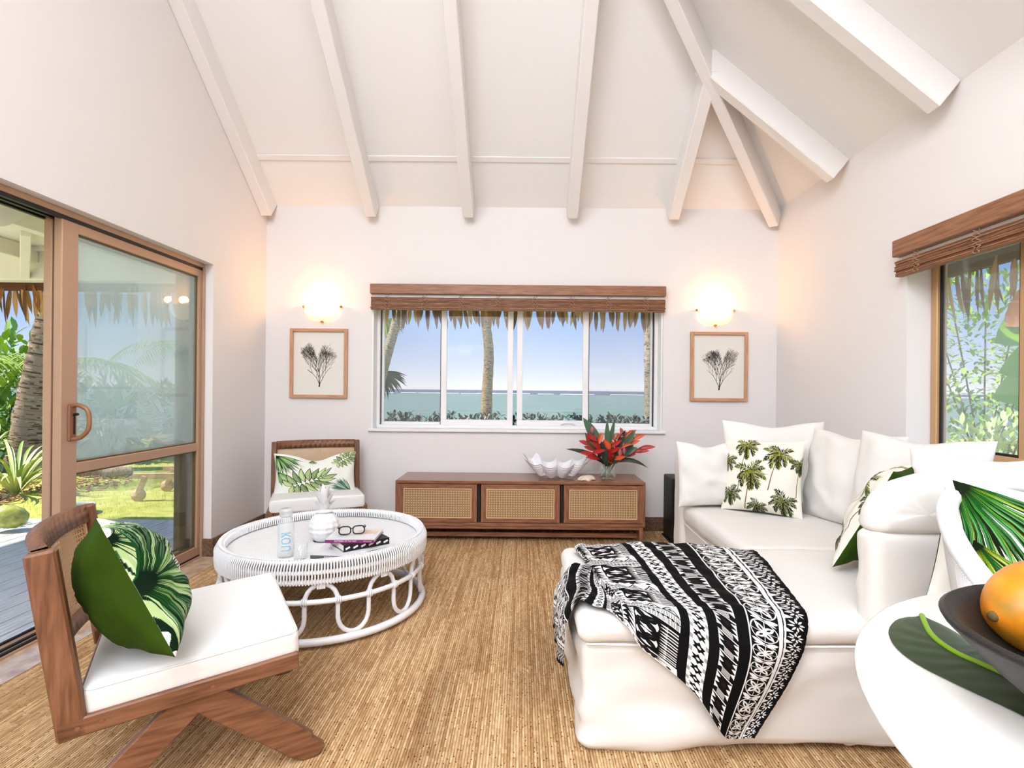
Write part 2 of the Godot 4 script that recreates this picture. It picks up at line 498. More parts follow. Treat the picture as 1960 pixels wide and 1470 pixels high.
func print_fan(im: Image, c: Vector2, ang: float, spread: float, ln: float, n: int, cols: Array, r: RandomNumberGenerator) -> void:
	var wide := ln * spread / n
	for layer in 2:
		for i in n:
			var a := ang + spread * ((i + 0.5) / n - 0.5) + (0.5 * spread / n if layer == 0 else 0.0)
			var l := ln * (0.82 + 0.18 * sin(PI * (i + 0.5) / n)) * r.randf_range(0.8, 1.08) * (0.92 if layer == 0 else 1.0)
			var e := c + Vector2(cos(a), sin(a)) * l
			var cc: Color = cols[0] if layer == 0 else cols[1 + (i * 2 + i / 3) % (cols.size() - 1)]
			var bow := r.randf_range(-0.02, 0.02) * ln
			lens(im, c + (e - c) * 0.02, e, wide * (0.62 if layer == 0 else 0.5), cc, bow)
			if layer == 1:
				lens(im, c + (e - c) * 0.3, c + (e - c) * 0.9, wide * 0.22, cc.lightened(0.3), bow * 0.8)
				stroke(im, [c, c.lerp(e, 0.5), c + (e - c) * 0.7], 3.0, 1.2, cols[0])
	for i in n:
		var a := ang + spread * ((i + 0.5) / n - 0.5)
		stroke(im, [c, c + Vector2(cos(a), sin(a)) * ln * 0.3], 5.0, 1.0, cols[0])

func print_monstera(im: Image, c: Vector2, ang: float, ln: float, pale: Color, dark: Color) -> void:
	var d := Vector2(cos(ang), sin(ang))
	for s in [-1.0, 1.0]:
		for i in 8:
			var t := i / 7.0
			var st := c + d * ln * (t * 0.8)
			var out := d.rotated(s * lerpf(2.2, 0.45, t))
			var l := ln * 0.52 * (0.62 + 0.5 * sin(PI * (t * 0.75 + 0.15)))
			var e := st + out * l + d * l * 0.12
			lens(im, st, e, ln * 0.18, dark, s * ln * 0.04)
			lens(im, st + out * l * 0.05, st + (e - st) * 0.93, ln * 0.145, pale.lerp(dark, 0.15 * (i % 3)), s * ln * 0.045)
			stroke(im, [st, st.lerp(e, 0.5) + d * s * 0.0, st.lerp(e, 0.9)], ln * 0.016, 1.0, dark)
	stroke(im, [c - d * ln * 0.2, c + d * ln * 0.4, c + d * ln], ln * 0.02, ln * 0.01, pale.lightened(0.4))

func leaf_print(kind: int) -> StandardMaterial3D:
	var r := RandomNumberGenerator.new(); r.seed = 40 + kind
	var im := image(1024, 768, Color(0.94, 0.935, 0.9))
	var dk := Color(0.04, 0.13, 0.07); var g1 := Color(0.1, 0.3, 0.12); var g2 := Color(0.45, 0.62, 0.34); var g3 := Color(0.7, 0.8, 0.55); var pale := Color(0.78, 0.85, 0.6)
	if kind == 2:
		dk = Color(0.08, 0.12, 0.03); g1 = Color(0.1, 0.36, 0.1); g2 = Color(0.46, 0.58, 0.1); g3 = Color(0.66, 0.72, 0.2); pale = Color(0.62, 0.66, 0.28)
	if kind == 1:     # as on the chair under the picture
		print_fan(im, Vector2(20, 40), 0.85, 1.45, 430, 17, [dk, g1, g2, g3], r)
		print_fan(im, Vector2(30, 330), 0.9, 1.0, 300, 9, [g1, g2, g3], r)
		print_monstera(im, Vector2(250, 570), -0.45, 460, pale, dk)
		print_monstera(im, Vector2(800, 190), -0.6, 260, pale, dk)
		print_fan(im, Vector2(960, 720), 3.75, 1.3, 330, 14, [Color(0.15, 0.3, 0.22), Color(0.75, 0.82, 0.75), Color(0.3, 0.48, 0.36)], r)
		print_fan(im, Vector2(470, 10), 1.4, 1.5, 120, 12, [g1, g3, g2], r)
	elif kind == 0:   # as on the near chair
		print_fan(im, Vector2(300, 20), 0.35, 1.7, 470, 18, [dk, pale, g3, g2], r)
		print_fan(im, Vector2(-5, 60), 0.6, 2.2, 400, 20, [dk, g3, pale, g1], r)
		print_fan(im, Vector2(-5, 730), -0.35, 2.0, 620, 26, [dk, g1, g2, g1], r)
		print_fan(im, Vector2(0, 560), 0.1, 2.2, 420, 18, [dk, g3, g2, pale], r)
		print_fan(im, Vector2(-8, 350), 0.1, 2.75, 640, 40, [dk, g1, g2, g1, g3], r)
		print_monstera(im, Vector2(740, 420), 0.9, 320, pale, dk)
		print_monstera(im, Vector2(850, 120), 0.4, 240, pale, dk)
		print_fan(im, Vector2(620, 760), -0.6, 1.2, 300, 14, [dk, g1, g2], r)
	else:             # as on the wicker chair
		print_fan(im, Vector2(30, 40), 0.75, 1.3, 620, 26, [dk, g1, Color(0.2, 0.5, 0.18), g1, g2], r)
		print_fan(im, Vector2(130, 330), 0.95, 1.25, 420, 18, [dk, g2, g3, g1], r)
		print_fan(im, Vector2(820, 150), 1.5, 2.6, 260, 16, [dk, g2, g3], r)
		print_monstera(im, Vector2(560, 520), 2.6, 300, pale, dk)
		print_monstera(im, Vector2(760, 560), -0.8, 260, pale, dk)
		print_fan(im, Vector2(200, 760), -0.5, 1.4, 300, 10, [dk, g3, pale], r)
	return texmat(im)

func throw_print() -> StandardMaterial3D:
	var K := Color(0.035, 0.03, 0.035); var Wt := Color(0.91, 0.9, 0.89)
	var im := image(512, 1536, K)      # one half, mirrored below; x = 0 is the outer edge
	var ky := 1.3
	# scalloped border with daisies
	im.fill_rect(Rect2i(66, 0, 14, 1536), Wt)
	im.fill_rect(Rect2i(71, 0, 3, 1536), K)
	for i in 28:
		var c := Vector2(38, i * 56 + 28)
		for e in [58, -10]:
			poly(im, PackedVector2Array([Vector2(e - 12 if e > 0 else e + 12, c.y - 28), Vector2(72 if e > 0 else 0, c.y - 40), Vector2(72 if e > 0 else 0, c.y - 16)]), Wt)
		for k in 8:
			var a := TAU * k / 8 + 0.2
			lens(im, c + Vector2(cos(a) * 6, sin(a) * 7), c + Vector2(cos(a) * 27, sin(a) * 26), 7, Wt)
		im.fill_rect(Rect2i(36, int(c.y) + 24, 4, 10), Wt)
	# ring of four-petalled flowers
	im.fill_rect(Rect2i(80, 0, 4, 1536), Wt)
	for i in 15:
		var c := Vector2(119, i * 106 + 50)
		oval(im, c, 35, 45, Wt); oval(im, c, 32, 41, K)
		for k in 4:
			var a := PI / 4 + k * PI / 2
			lens(im, c, c + Vector2(cos(a) * 33, sin(a) * 42), 19, Wt)
			lens(im, c + Vector2(cos(a) * 7, sin(a) * 9), c + Vector2(cos(a) * 22, sin(a) * 28), 6, K)
			stroke(im, [c, c + Vector2(cos(k * PI / 2) * 33, sin(k * PI / 2) * 42)], 2.5, 2.5, Wt)
		for sx in [-1, 1]:
			lens(im, c + Vector2(sx * 34, 44), c + Vector2(0, 58), 16, Wt)
			lens(im, c + Vector2(0, 52), c + Vector2(sx * 30, 66), 12, Wt)
	im.fill_rect(Rect2i(155, 0, 4, 1536), Wt)
	# zigzag band with bars, between plain black stripes
	for i in 15:
		var y := i * 106
		for k in 3:
			poly(im, PackedVector2Array([Vector2(190, y + k * 26), Vector2(190, y + k * 26 + 26), Vector2(205, y + k * 26 + 13)]), Wt)
			poly(im, PackedVector2Array([Vector2(243, y + k * 26), Vector2(243, y + k * 26 + 26), Vector2(228, y + k * 26 + 13)]), Wt)
		for k in 5:
			im.fill_rect(Rect2i(203, y + 66 + k * 6, 28, 3), Wt)
		im.fill_rect(Rect2i(190, y + 98, 53, 6), Wt)
		oval(im, Vector2(216, y + 30), 9, 14, Color(0.12, 0.08, 0.07))
	# stars
	im.fill_rect(Rect2i(272, 0, 50, 1536), Wt)
	for i in 28:
		var c := Vector2(297, i * 56 + 26)
		for k in 2:
			var p := PackedVector2Array()
			for e in 3:
				var a := TAU * e / 3 + PI / 2 + k * PI
				p.append(c + Vector2(cos(a) * 20, sin(a) * 25))
			poly(im, p, K)
		oval(im, c, 5, 6, Wt)
		for k in 5:
			im.fill_rect(Rect2i(272, int(c.y) + 20 + k * 4, 8, 2), K); im.fill_rect(Rect2i(314, int(c.y) + 20 + k * 4, 8, 2), K)
	# the middle: combs, teeth, big flowers, zigzag borders
	for i in 4:
		var y := i * 400
		im.fill_rect(Rect2i(344, y, 168, 66), Wt)
		im.fill_rect(Rect2i(344, y + 30, 168, 5), K)
		for k in 15:
			for e in 3:
				im.fill_rect(Rect2i(347 + k * 11 + e * 3, y + 4, 1, 24), K); im.fill_rect(Rect2i(347 + k * 11 + e * 3, y + 38, 1, 26), K)
			oval(im, Vector2(351 + k * 11, y + 33), 3, 6, K)
		for k in 6:
			poly(im, PackedVector2Array([Vector2(470, y + 80 + k * 32), Vector2(508, y + 96 + k * 32), Vector2(470, y + 112 + k * 32)]), Wt)
			for e in 2:
				im.fill_rect(Rect2i(346, y + 84 + k * 32 + e * 14, 26, 6), Wt)
				poly(im, PackedVector2Array([Vector2(372, y + 82 + k * 32 + e * 14), Vector2(392, y + 88 + k * 32 + e * 14), Vector2(372, y + 94 + k * 32 + e * 14)]), Wt)
		for k in 2:
			var c := Vector2(430, y + 120 + k * 92)
			oval(im, c, 36, 44, Wt)
			for e in 4:
				var a := PI / 4 + e * PI / 2
				lens(im, c, c + Vector2(cos(a) * 46, sin(a) * 56), 30, K)
				lens(im, c + Vector2(cos(a) * 12, sin(a) * 14), c + Vector2(cos(a) * 34, sin(a) * 42), 5, Color(0.2, 0.17, 0.18))
		var yb := y + 276
		im.fill_rect(Rect2i(344, yb, 168, 120), Wt)
		for k in 4:
			var xx := 344 + k * 42
			for w in 3:
				var e := w * 7
				poly(im, PackedVector2Array([Vector2(xx + e, yb + 118 - e), Vector2(xx + 42 - e, yb + 118 - e), Vector2(xx + 21, yb + 60 + e * 1.6)]), K if w % 2 == 0 else Wt)
			oval(im, Vector2(xx + 21, yb + 46), 6, 9, K)
		var c2 := Vector2(428, yb + 26)
		var st := PackedVector2Array()
		for k in 16:
			var a := TAU * k / 16
			var rr := 1.0 if k % 2 == 0 else 0.5
			st.append(c2 + Vector2(cos(a) * 70 * rr, sin(a) * 30 * rr))
		poly(im, st, Color(0.13, 0.11, 0.12))
	var all := image(1024, 1536, K)
	all.blit_rect(im, Rect2i(0, 0, 512, 1536), Vector2i(0, 0))
	im.flip_x()
	all.blit_rect(im, Rect2i(0, 0, 512, 1536), Vector2i(512, 0))
	var m := texmat(all, 0.8)
	return m

func coral_print(seedv: int, lean: float) -> StandardMaterial3D:
	var r := RandomNumberGenerator.new(); r.seed = seedv
	var im := image(720, 920, Color(0.915, 0.9, 0.865))
	var ink := Color(0.12, 0.1, 0.09)
	var jobs := [[Vector2(370, 770), -PI / 2 + lean * 0.3, 108.0, 9.0, 0]]
	for q in [-0.5, 0.1, 0.55]: jobs.append([Vector2(370, 770), -PI / 2 + q * 0.8, 100.0, 8.0, 1])
	stroke(im, [Vector2(365, 800), Vector2(372, 745)], 22, 14, ink)
	while jobs.size() and jobs.size() < 9000:
		var j: Array = jobs.pop_back()
		var a: Vector2 = j[0]; var e: Vector2 = a + Vector2(cos(j[1]), sin(j[1])) * j[2]
		stroke(im, [a, a.lerp(e, 0.5) + Vector2(r.randf_range(-3, 3), r.randf_range(-3, 3)), e], j[3], j[3] * 0.8, ink.lerp(Color(0.5, 0.4, 0.36), clampf((e.x - 420) / 220.0, 0, 0.6)))
		if j[4] < 8:
			for k in 2 if r.randf() < 0.86 else 3:
				var da := r.randf_range(0.15, 0.55) * (1 if k % 2 else -1)
				var na: float = j[1] + da
				na = lerpf(na, -PI / 2 + clampf((e.x - 370) / 380.0, -0.7, 0.7), 0.25)
				var nl: float = j[2] * r.randf_range(0.78, 0.95)
				if e.y - nl < 150 or absf(e.x - 370) > 250: continue
				if absf(e.x - 370 - 90 * lean) < (430.0 - e.y) * 0.35 and e.y < 430: continue
				if absf(e.x - 370) > 60 + (790 - e.y) * 0.4: continue
				jobs.append([e, na, nl, maxf(j[3] * 0.76, 1.6), j[4] + 1])
	return texmat(im, 0.6)

func jute_material() -> StandardMaterial3D:
	var r := RandomNumberGenerator.new(); r.seed = 77
	var im := image(1020, 1024, Color(0.34, 0.23, 0.13)); var hm := image(1020, 1024, Color(0.15, 0.15, 0.15))
	for k in 102:
		var x := k * 10
		var tone := r.randf_range(-0.12, 0.12)
		var y := -r.randi() % 30
		var run := r.randf_range(-0.2, 0.25)
		while y < 1024:
			if r.randf() < 0.12: run = r.randf_range(-0.22, 0.28)
			var l := r.randi_range(14, 24)
			var t := clampf(0.5 + tone + run + r.randf_range(-0.13, 0.13), 0.0, 1.0)
			var c := Color(0.66, 0.47, 0.29).lerp(Color(1.0, 0.86, 0.66), t)
			im.fill_rect(Rect2i(x, y, 10, l), c)
			im.fill_rect(Rect2i(x + 2 + r.randi() % 4, y + 3, 2, l - 6), c.lightened(0.18))
			im.fill_rect(Rect2i(x + 1, y, 1, l), c.darkened(0.15))
			im.fill_rect(Rect2i(x, y, 1, l), c.darkened(0.55 if r.randf() < 0.45 else 0.2))
			hm.fill_rect(Rect2i(x + 1, y, 8, l), Color(0.5, 0.5, 0.5))
			hm.fill_rect(Rect2i(x + 2, y + 1, 6, l - 1), Color(0.75, 0.75, 0.75))
			hm.fill_rect(Rect2i(x + 3, y + 3, 4, l - 5), Color(0.95, 0.95, 0.95))
			if r.randf() < 0.13: im.fill_rect(Rect2i(x, y, 4, 5), Color(0.36, 0.22, 0.1))
			y += l
	var m := texmat(im, 0.9)
	m.heightmap_enabled = true; m.heightmap_texture = ImageTexture.create_from_image(hm); m.heightmap_scale = 0.35
	m.vertex_color_use_as_albedo = true
	return m

func woven_material() -> StandardMaterial3D:
	var im := image(512, 512, Color(0.955, 0.95, 0.95)); var hm := image(512, 512, Color(0.1, 0.1, 0.1))
	for j in 32:
		for i in 32:
			var o := (i + j) % 2
			if o == 0:
				hm.fill_rect(Rect2i(i * 16 + 2, j * 16 + 4, 13, 8), Color(0.9, 0.9, 0.9)); hm.fill_rect(Rect2i(i * 16, j * 16 + 5, 16, 6), Color(0.7, 0.7, 0.7))
			else:
				hm.fill_rect(Rect2i(i * 16 + 4, j * 16 + 2, 8, 13), Color(0.8, 0.8, 0.8))
			im.fill_rect(Rect2i(i * 16, j * 16, 4, 3), Color(0.34, 0.3, 0.28))
	var m := texmat(im, 0.5)
	m.heightmap_enabled = true; m.heightmap_texture = ImageTexture.create_from_image(hm); m.heightmap_scale = 0.08
	return m

func bark_material(kind: int) -> StandardMaterial3D:
	var r := RandomNumberGenerator.new(); r.seed = 90 + kind
	var base := [Color(0.62, 0.54, 0.48), Color(0.62, 0.53, 0.41), Color(0.68, 0.63, 0.57)][kind] as Color
	var im := image(256, 1024, base)
	for i in 1800:
		var c := base.lerp(Color(0.2, 0.14, 0.11), r.randf_range(0.1, 0.75)) if r.randf() < 0.6 else base.lightened(r.randf_range(0.05, 0.3))
		im.fill_rect(Rect2i(r.randi() % 256, r.randi() % 1024, r.randi_range(3, 22), r.randi_range(2, 7)), c)
	for i in 34:
		im.fill_rect(Rect2i(r.randi() % 100, i * 30 + r.randi() % 6, 180, 2), base.darkened(0.25))
		im.fill_rect(Rect2i(r.randi() % 200, i * 30 + 4 + r.randi() % 16, 40, 4), base.darkened(0.5))
	return texmat(im, 0.9)

# ---------- the room ----------
const SIDEWAYS := Basis(Vector3(0, 0, -1), Vector3(0, 1, 0), Vector3(1, 0, 0))   # plate's x becomes -z, its depth becomes x

func slab(pts: Array, up: Vector3, b: B = null) -> B:
	if b == null: b = B.new()
	b.flat()
	var n := pts.size()
	var mid := Vector3()
	for p in pts: mid += p / n
	for i in range(1, n - 1):
		b.face([pts[0], pts[i], pts[i + 1]], -up)
		b.face([pts[0] + up, pts[i] + up, pts[i + 1] + up], up)
	for i in n:
		var p: Vector3 = pts[i]; var q: Vector3 = pts[(i + 1) % n]
		b.face([p, q, q + up, p + up], (p + q) / 2.0 - mid)
	return b

func setting() -> void:
	var b := B.new()
	# floor
	b.span(Vector3(-2.43, -0.2, -4.73), Vector3(2.4, -0.006, 3.7)); var fl := struct("floor", "pale stone tiled floor of the living room", b, M.grout)
	for i in 3:
		for k in 12:
			var x0 := -2.3 + i * 0.4; var z0 := -4.53 + k * 0.4
			b = B.new(); b.span(Vector3(x0 + 0.002, -0.012, z0 + 0.002), Vector3(x0 + 0.398, 0.0, z0 + 0.398), 0.0015)
			obj("tile", b, M.tile, fl)
	b = B.new(); b.span(Vector3(-1.1, -0.012, -4.53), Vector3(2.2, -0.001, 3.5)); stuff(obj("tiles_beyond", b, M.tile, fl))
	# walls
	b = B.new()
	b.span(Vector3(-2.43, 0, -4.73), Vector3(-1.31, 2.8, WZ)); b.span(Vector3(1.215, 0, -4.73), Vector3(2.4, 2.8, WZ))
	b.span(Vector3(-1.31, 0, -4.73), Vector3(1.215, 0.87, WZ)); b.span(Vector3(-1.31, 2.11, -4.73), Vector3(1.215, 2.8, WZ))
	struct("wall_back", "white back wall around the wide lagoon window", b, M.wall)
	b = B.new(); b.x = Transform3D(SIDEWAYS, Vector3())
	b.plate(PackedVector2Array([Vector2(-3.5, 0), Vector2(0.3, 0), Vector2(0.3, 2.1), Vector2(3.76, 2.1), Vector2(3.76, 0), Vector2(4.73, 0), Vector2(4.73, 2.64), Vector2(2.33, 4.56), Vector2(-3.5, 4.56)]), -2.43, -2.23)
	struct("wall_left", "tall white gable wall above the sliding glass door", b, M.wall)
	b = B.new(); b.x = Transform3D(SIDEWAYS, Vector3())
	b.plate(PackedVector2Array([Vector2(-3.5, 0), Vector2(4.53, 0), Vector2(4.53, 2.8), Vector2(2.995, 2.8), Vector2(2.995, 0.87), Vector2(1.1, 0.87), Vector2(1.1, 2.11), Vector2(2.995, 2.11), Vector2(2.995, 2.8), Vector2(-3.5, 2.8)]), 2.2, 2.4)
	b = B.new()
	b.span(Vector3(2.2, 0, -4.73), Vector3(2.4, 2.8, -2.995)); b.span(Vector3(2.2, 0, -1.1), Vector3(2.4, 2.8, 3.7))
	b.span(Vector3(2.2, 0, -2.995), Vector3(2.4, 0.87, -1.1)); b.span(Vector3(2.2, 2.11, -2.995), Vector3(2.4, 2.8, -1.1))
	struct("wall_right", "white right wall behind the sofa with a window", b, M.wall)
	b = B.new(); b.span(Vector3(-2.43, 0, 3.5), Vector3(2.4, 4.7, 3.7)); struct("wall_rear", "white rear wall behind the viewer", b, M.wall)
	# ceiling: back slope, right slope and the flat top
	var up := Vector3(0, 0.16, 0)
	struct("ceiling", "white sloping ceiling above the lagoon window", slab([Vector3(-2.63, 2.144, -5.35), Vector3(3.02, 2.144, -5.35), Vector3(0, 4.56, -2.33), Vector3(-2.63, 4.56, -2.33)], up), M.ceil)
	struct("ceiling", "white sloping ceiling above the sofa side", slab([Vector3(3.02, 2.144, -5.35), Vector3(3.02, 2.144, 3.9), Vector3(0, 4.56, 3.9), Vector3(0, 4.56, -2.33)], up), M.ceil)
	struct("ceiling", "flat white ceiling at the top of the slopes", slab([Vector3(-2.63, 4.56, -2.33), Vector3(0, 4.56, -2.33), Vector3(0, 4.56, 3.9), Vector3(-2.63, 4.56, 3.9)], up), M.ceil)
	# the joint of the ceiling boards
	b = B.new()
	b.bar(Vector3(-2.23, 3.066, -4.19), Vector3(1.86, 3.066, -4.19), 0.045, 0.012, 0.003, Vector3(0, 1, -0.8).normalized())
	struct("trim", "thin white batten along a joint of the sloping ceiling", b, M.beam)
	# beams
	var n := Vector3(0, 1, -RISE).normalized()
	var names := ["against the left wall", "first from the left wall", "second from the left wall", "over the right half of the window", "ending on the corner beam"]
	var xs := [-2.185, -1.30, -0.475, 0.41, 1.27]
	for i in 5:
		var far := 2.2 if i < 4 else 0.9
		b = B.new()
		b.bar(Vector3(xs[i], PLATE, WZ) - n * 0.08, Vector3(xs[i], PLATE + RISE * far, WZ + far) - n * 0.08, 0.09, 0.17, 0.006, n)
		struct("beam", "white sloping ceiling beam above the window, " + names[i], b, M.beam)
	n = Vector3(RISE, 1, 0).normalized()
	var zs := [-3.58, -2.68, -1.78, -0.88]
	var n2 := ["nearest the corner beam", "second from the corner beam", "third from the corner beam", "fourth from the corner beam"]
	for i in 4:
		var far := 0.93 if i == 0 else minf(2.2, zs[i] - WZ)
		b = B.new()
		b.bar(Vector3(2.2, PLATE, zs[i]) - n * 0.08, Vector3(2.2 - far, PLATE + RISE * far, zs[i]) - n * 0.08, 0.09, 0.17, 0.006, n)
		struct("beam", "white sloping beam over the sofa side, " + n2[i], b, M.beam)
	b = B.new()
	var hn := Vector3(0.4, 1, -0.4).normalized()
	b.bar(Vector3(2.2, PLATE, WZ) - hn * 0.1, Vector3(0.0, PLATE + RISE * 2.2, WZ + 2.2) - hn * 0.1, 0.08, 0.19, 0.006, hn)
	struct("beam", "white corner beam running up from the back right corner", b, M.beam)
	# skirting of stone tiles
	skirting("baseboard_left", "brown stone skirting tiles along the left wall", Vector3(-2.23, 0, -3.76), Vector3(-2.23, 0, WZ), Vector3(1, 0, 0))
	skirting("baseboard_back", "brown stone skirting tiles along the back wall", Vector3(-2.21, 0, WZ), Vector3(2.2, 0, WZ), Vector3(0, 0, 1))
	skirting("baseboard_end", "brown stone skirting tile in the door reveal", Vector3(-2.21, 0, -3.76), Vector3(-2.32, 0, -3.76), Vector3(0, 0, 1))
	back_window()
	right_window()
	sliding_door()
	rug()

func skirting(called: String, label: String, p: Vector3, q: Vector3, out: Vector3) -> void:
	var t := thing(called, label, "baseboard"); t.set_meta("kind", "structure")
	var d := (q - p).normalized(); var l := p.distance_to(q); var s := 0.0
	while s < l - 0.01:
		var e := minf(s + 0.4, l)
		var b := B.new()
		var a := p + d * (s + 0.0015); var c := p + d * (e - 0.0015) + out * 0.014 + Vector3(0, 0.128, 0)
		b.span(a.min(c), a.max(c), 0.002)
		obj("tile", b, M.stone, t)
		s = e

func frame4(t: Node3D, called: String, lo: Vector3, hi: Vector3, w: float, a: int, m: Material, bev := 0.004) -> void:
	# four members round an opening; a is the axis across the pane
	var u := 2 if a == 0 else 0
	var b := B.new()
	var p := lo; var q := hi
	q.y = lo.y + w; b.span(p, q, bev)
	p = lo; p.y = hi.y - w; b.span(p, hi, bev)
	p = lo; q = hi; p.y += w; q.y -= w; q[u] = lo[u] + w; b.span(p, q, bev)
	p = lo; q = hi; p.y += w; q.y -= w; p[u] = hi[u] - w; b.span(p, q, bev)
	obj(called, b, m, t)

func back_window() -> void:
	var t := thing("window_1", "wide four-pane white aluminium window on the lagoon", "window"); t.set_meta("kind", "structure")
	# lining of the reveal
	var b := B.new()
	b.span(Vector3(-1.33, 0.85, -4.72), Vector3(1.235, 0.872, -4.5), 0.004)
	obj("sill", b, M.trimw, t)
	b = B.new()
	b.span(Vector3(-1.312, 0.872, -4.7), Vector3(-1.295, 2.108, -4.532)); b.span(Vector3(1.198, 0.872, -4.7), Vector3(1.213, 2.108, -4.532)); b.span(Vector3(-1.31, 2.09, -4.7), Vector3(1.213, 2.108, -4.532))
	obj("reveal_lining", b, M.trimw, t)
	frame4(t, "window_frame", Vector3(-1.296, 0.872, -4.7), Vector3(1.199, 2.095, -4.63), 0.03, 2, M.trimw)
	# fixed panes at both ends with insect screens, sliding sashes in the middle
	for s in [[-1.266, -0.70, -4.69, 0], [-0.725, -0.085, -4.655, 1], [-0.05, 0.585, -4.655, 1], [0.545, 1.17, -4.69, 0]]:
		var z: float = s[2]
		frame4(t, "sash", Vector3(s[0], 0.9, z - 0.012), Vector3(s[1], 2.07, z + 0.016), 0.05 if s[3] else 0.026, 2, M.trimw if s[3] else M.trimw, 0.003)
		b = B.new(); var e := 0.045 if s[3] else 0.024
		b.span(Vector3(s[0] + e, 0.9 + e, z - 0.003), Vector3(s[1] - e, 2.07 - e, z + 0.003))
		obj("pane", b, M.pane if s[3] else M.pane_screen, t)
	b = B.new()
	b.span(Vector3(-1.268, 0.9, -4.668), Vector3(-1.258, 2.07, -4.66)); b.span(Vector3(-0.735, 0.9, -4.675), Vector3(-0.727, 2.07, -4.668)); b.span(Vector3(1.158, 0.9, -4.668), Vector3(1.17, 2.07, -4.66)); b.span(Vector3(0.588, 0.9, -4.675), Vector3(0.594, 2.07, -4.668))
	obj("seal", b, mat(Color(0.2, 0.2, 0.24), 0.6), t)
	b = B.new(); b.tube(curve(pts3([[0.34, 0.915, -4.625], [0.37, 0.93, -4.62], [0.44, 0.93, -4.62], [0.47, 0.915, -4.625]]), 4), 0.008, 8)
	obj("latch", b, M.trimw, t)

func right_window() -> void:
	var t := thing("window_2", "bronze framed window behind the sofa", "window"); t.set_meta("kind", "structure")
	var gold := mat(Color(0.78, 0.62, 0.45), 0.4, 0.2)
	frame4(t, "window_frame", Vector3(2.335, 0.872, -2.993), Vector3(2.395, 2.108, -1.102), 0.045, 0, gold)
	var b := B.new(); b.span(Vector3(2.34, 0.9, -2.465), Vector3(2.39, 2.08, -2.40), 0.004); obj("mullion", b, gold, t)
	for s in [[-2.95, -2.465], [-2.40, -1.145]]:
		frame4(t, "gasket", Vector3(2.352, 0.915, s[0]), Vector3(2.372, 2.066, s[1]), 0.014, 0, M.black, 0.002)
		b = B.new(); b.span(Vector3(2.36, 0.92, s[0] + 0.005), Vector3(2.366, 2.06, s[1] - 0.005)); obj("pane", b, M.pane_hazy, t)
	b = B.new(); b.span(Vector3(2.19, 0.852, -2.995), Vector3(2.335, 0.874, -1.1), 0.004); obj("sill", b, M.trimw, t)

func sliding_door() -> void:
	var t := thing("door_1", "bronze aluminium sliding glass door to the verandah", "door"); t.set_meta("kind", "structure")
	var b := B.new()
	b.span(Vector3(-2.425, 2.07, -3.757), Vector3(-2.29, 2.1, -0.302), 0.003); obj("head_track", b, M.bronze, t)
	b = B.new()
	for x in [-2.415, -2.36, -2.315]: b.span(Vector3(x, 2.05, -3.75), Vector3(x + 0.02, 2.075, -0.31))
	obj("track_groove", b, M.black, t)
	b = B.new(); b.span(Vector3(-2.425, 0.0, -3.758), Vector3(-2.285, 2.07, -3.735), 0.003); obj("jamb", b, M.bronze, t)
	b = B.new(); b.span(Vector3(-2.43, -0.005, -3.75), Vector3(-2.29, 0.012, -0.302), 0.003); obj("sill_track", b, M.bronze, t)
	b = B.new()
	for x in [-2.41, -2.35, -2.31]: b.span(Vector3(x, 0.01, -3.73), Vector3(x + 0.014, 0.022, -0.31))
	obj("track_rail", b, M.black, t)
	for k in 2:
		var x0 := -2.34 if k == 0 else -2.405
		var x1 := x0 + 0.042
		var zn := -2.60 if k == 0 else -2.615
		var zf := -3.735 if k == 0 else -3.73
		var m: Material = M.bronze
		b = B.new(); b.span(Vector3(x0, 0.02, zn - 0.10), Vector3(x1, 2.07, zn), 0.004); obj("stile", b, m, t)
		b = B.new(); b.span(Vector3(x0, 0.02, zf), Vector3(x1, 2.07, zf + (0.035 if k == 0 else 0.12)), 0.004); obj("stile", b, m if k == 0 else M.bronze_dark, t)
		var a := zf + 0.035; var c := zn - 0.1
		b = B.new(); b.span(Vector3(x0, 2.0, a), Vector3(x1, 2.07, c), 0.004); obj("rail", b, m, t)
		b = B.new(); b.span(Vector3(x0, 0.765, a), Vector3(x1, 0.82, c), 0.004); obj("rail", b, m, t)
		b = B.new(); b.span(Vector3(x0, 0.02, a), Vector3(x1, 0.085, c), 0.004); obj("rail", b, m, t)
		for y in [[0.085, 0.765], [0.82, 2.0]]:
			b = B.new(); b.span(Vector3(x0 + 0.017, y[0] - 0.005, a - 0.005), Vector3(x0 + 0.023, y[1] + 0.005, c + 0.005)); obj("pane", b, M.pane_veiled if y[0] > 0.5 else M.pane, t)
			frame4(t, "glazing_seal", Vector3(x0 + 0.012, y[0], a), Vector3(x0 + 0.03, y[1], c), 0.008, 0, M.bronze_dark, 0.001)
	b = B.new(); b.box(Vector3(-2.295, 1.03, -2.662), Vector3(0.012, 0.19, 0.045), 0.005); var pl := obj("handle_plate", b, mat(Color(0.58, 0.4, 0.28), 0.4, 0.3), t)
	b = B.new(); b.tube(curve(pts3([[-2.292, 1.115, -2.662], [-2.26, 1.118, -2.664], [-2.222, 1.095, -2.668], [-2.212, 1.05, -2.67], [-2.216, 0.995, -2.668], [-2.25, 0.955, -2.664], [-2.292, 0.945, -2.662]]), 6), 0.011, 10); obj("handle", b, mat(Color(0.62, 0.44, 0.31), 0.35, 0.3), pl)
	b = B.new(); b.tube(pts3([[-2.29, 1.07, -2.668], [-2.268, 1.072, -2.668]]), 0.007, 8); b.box(Vector3(-2.288, 1.02, -2.67), Vector3(0.004, 0.1, 0.008)); obj("latch", b, M.black, pl)

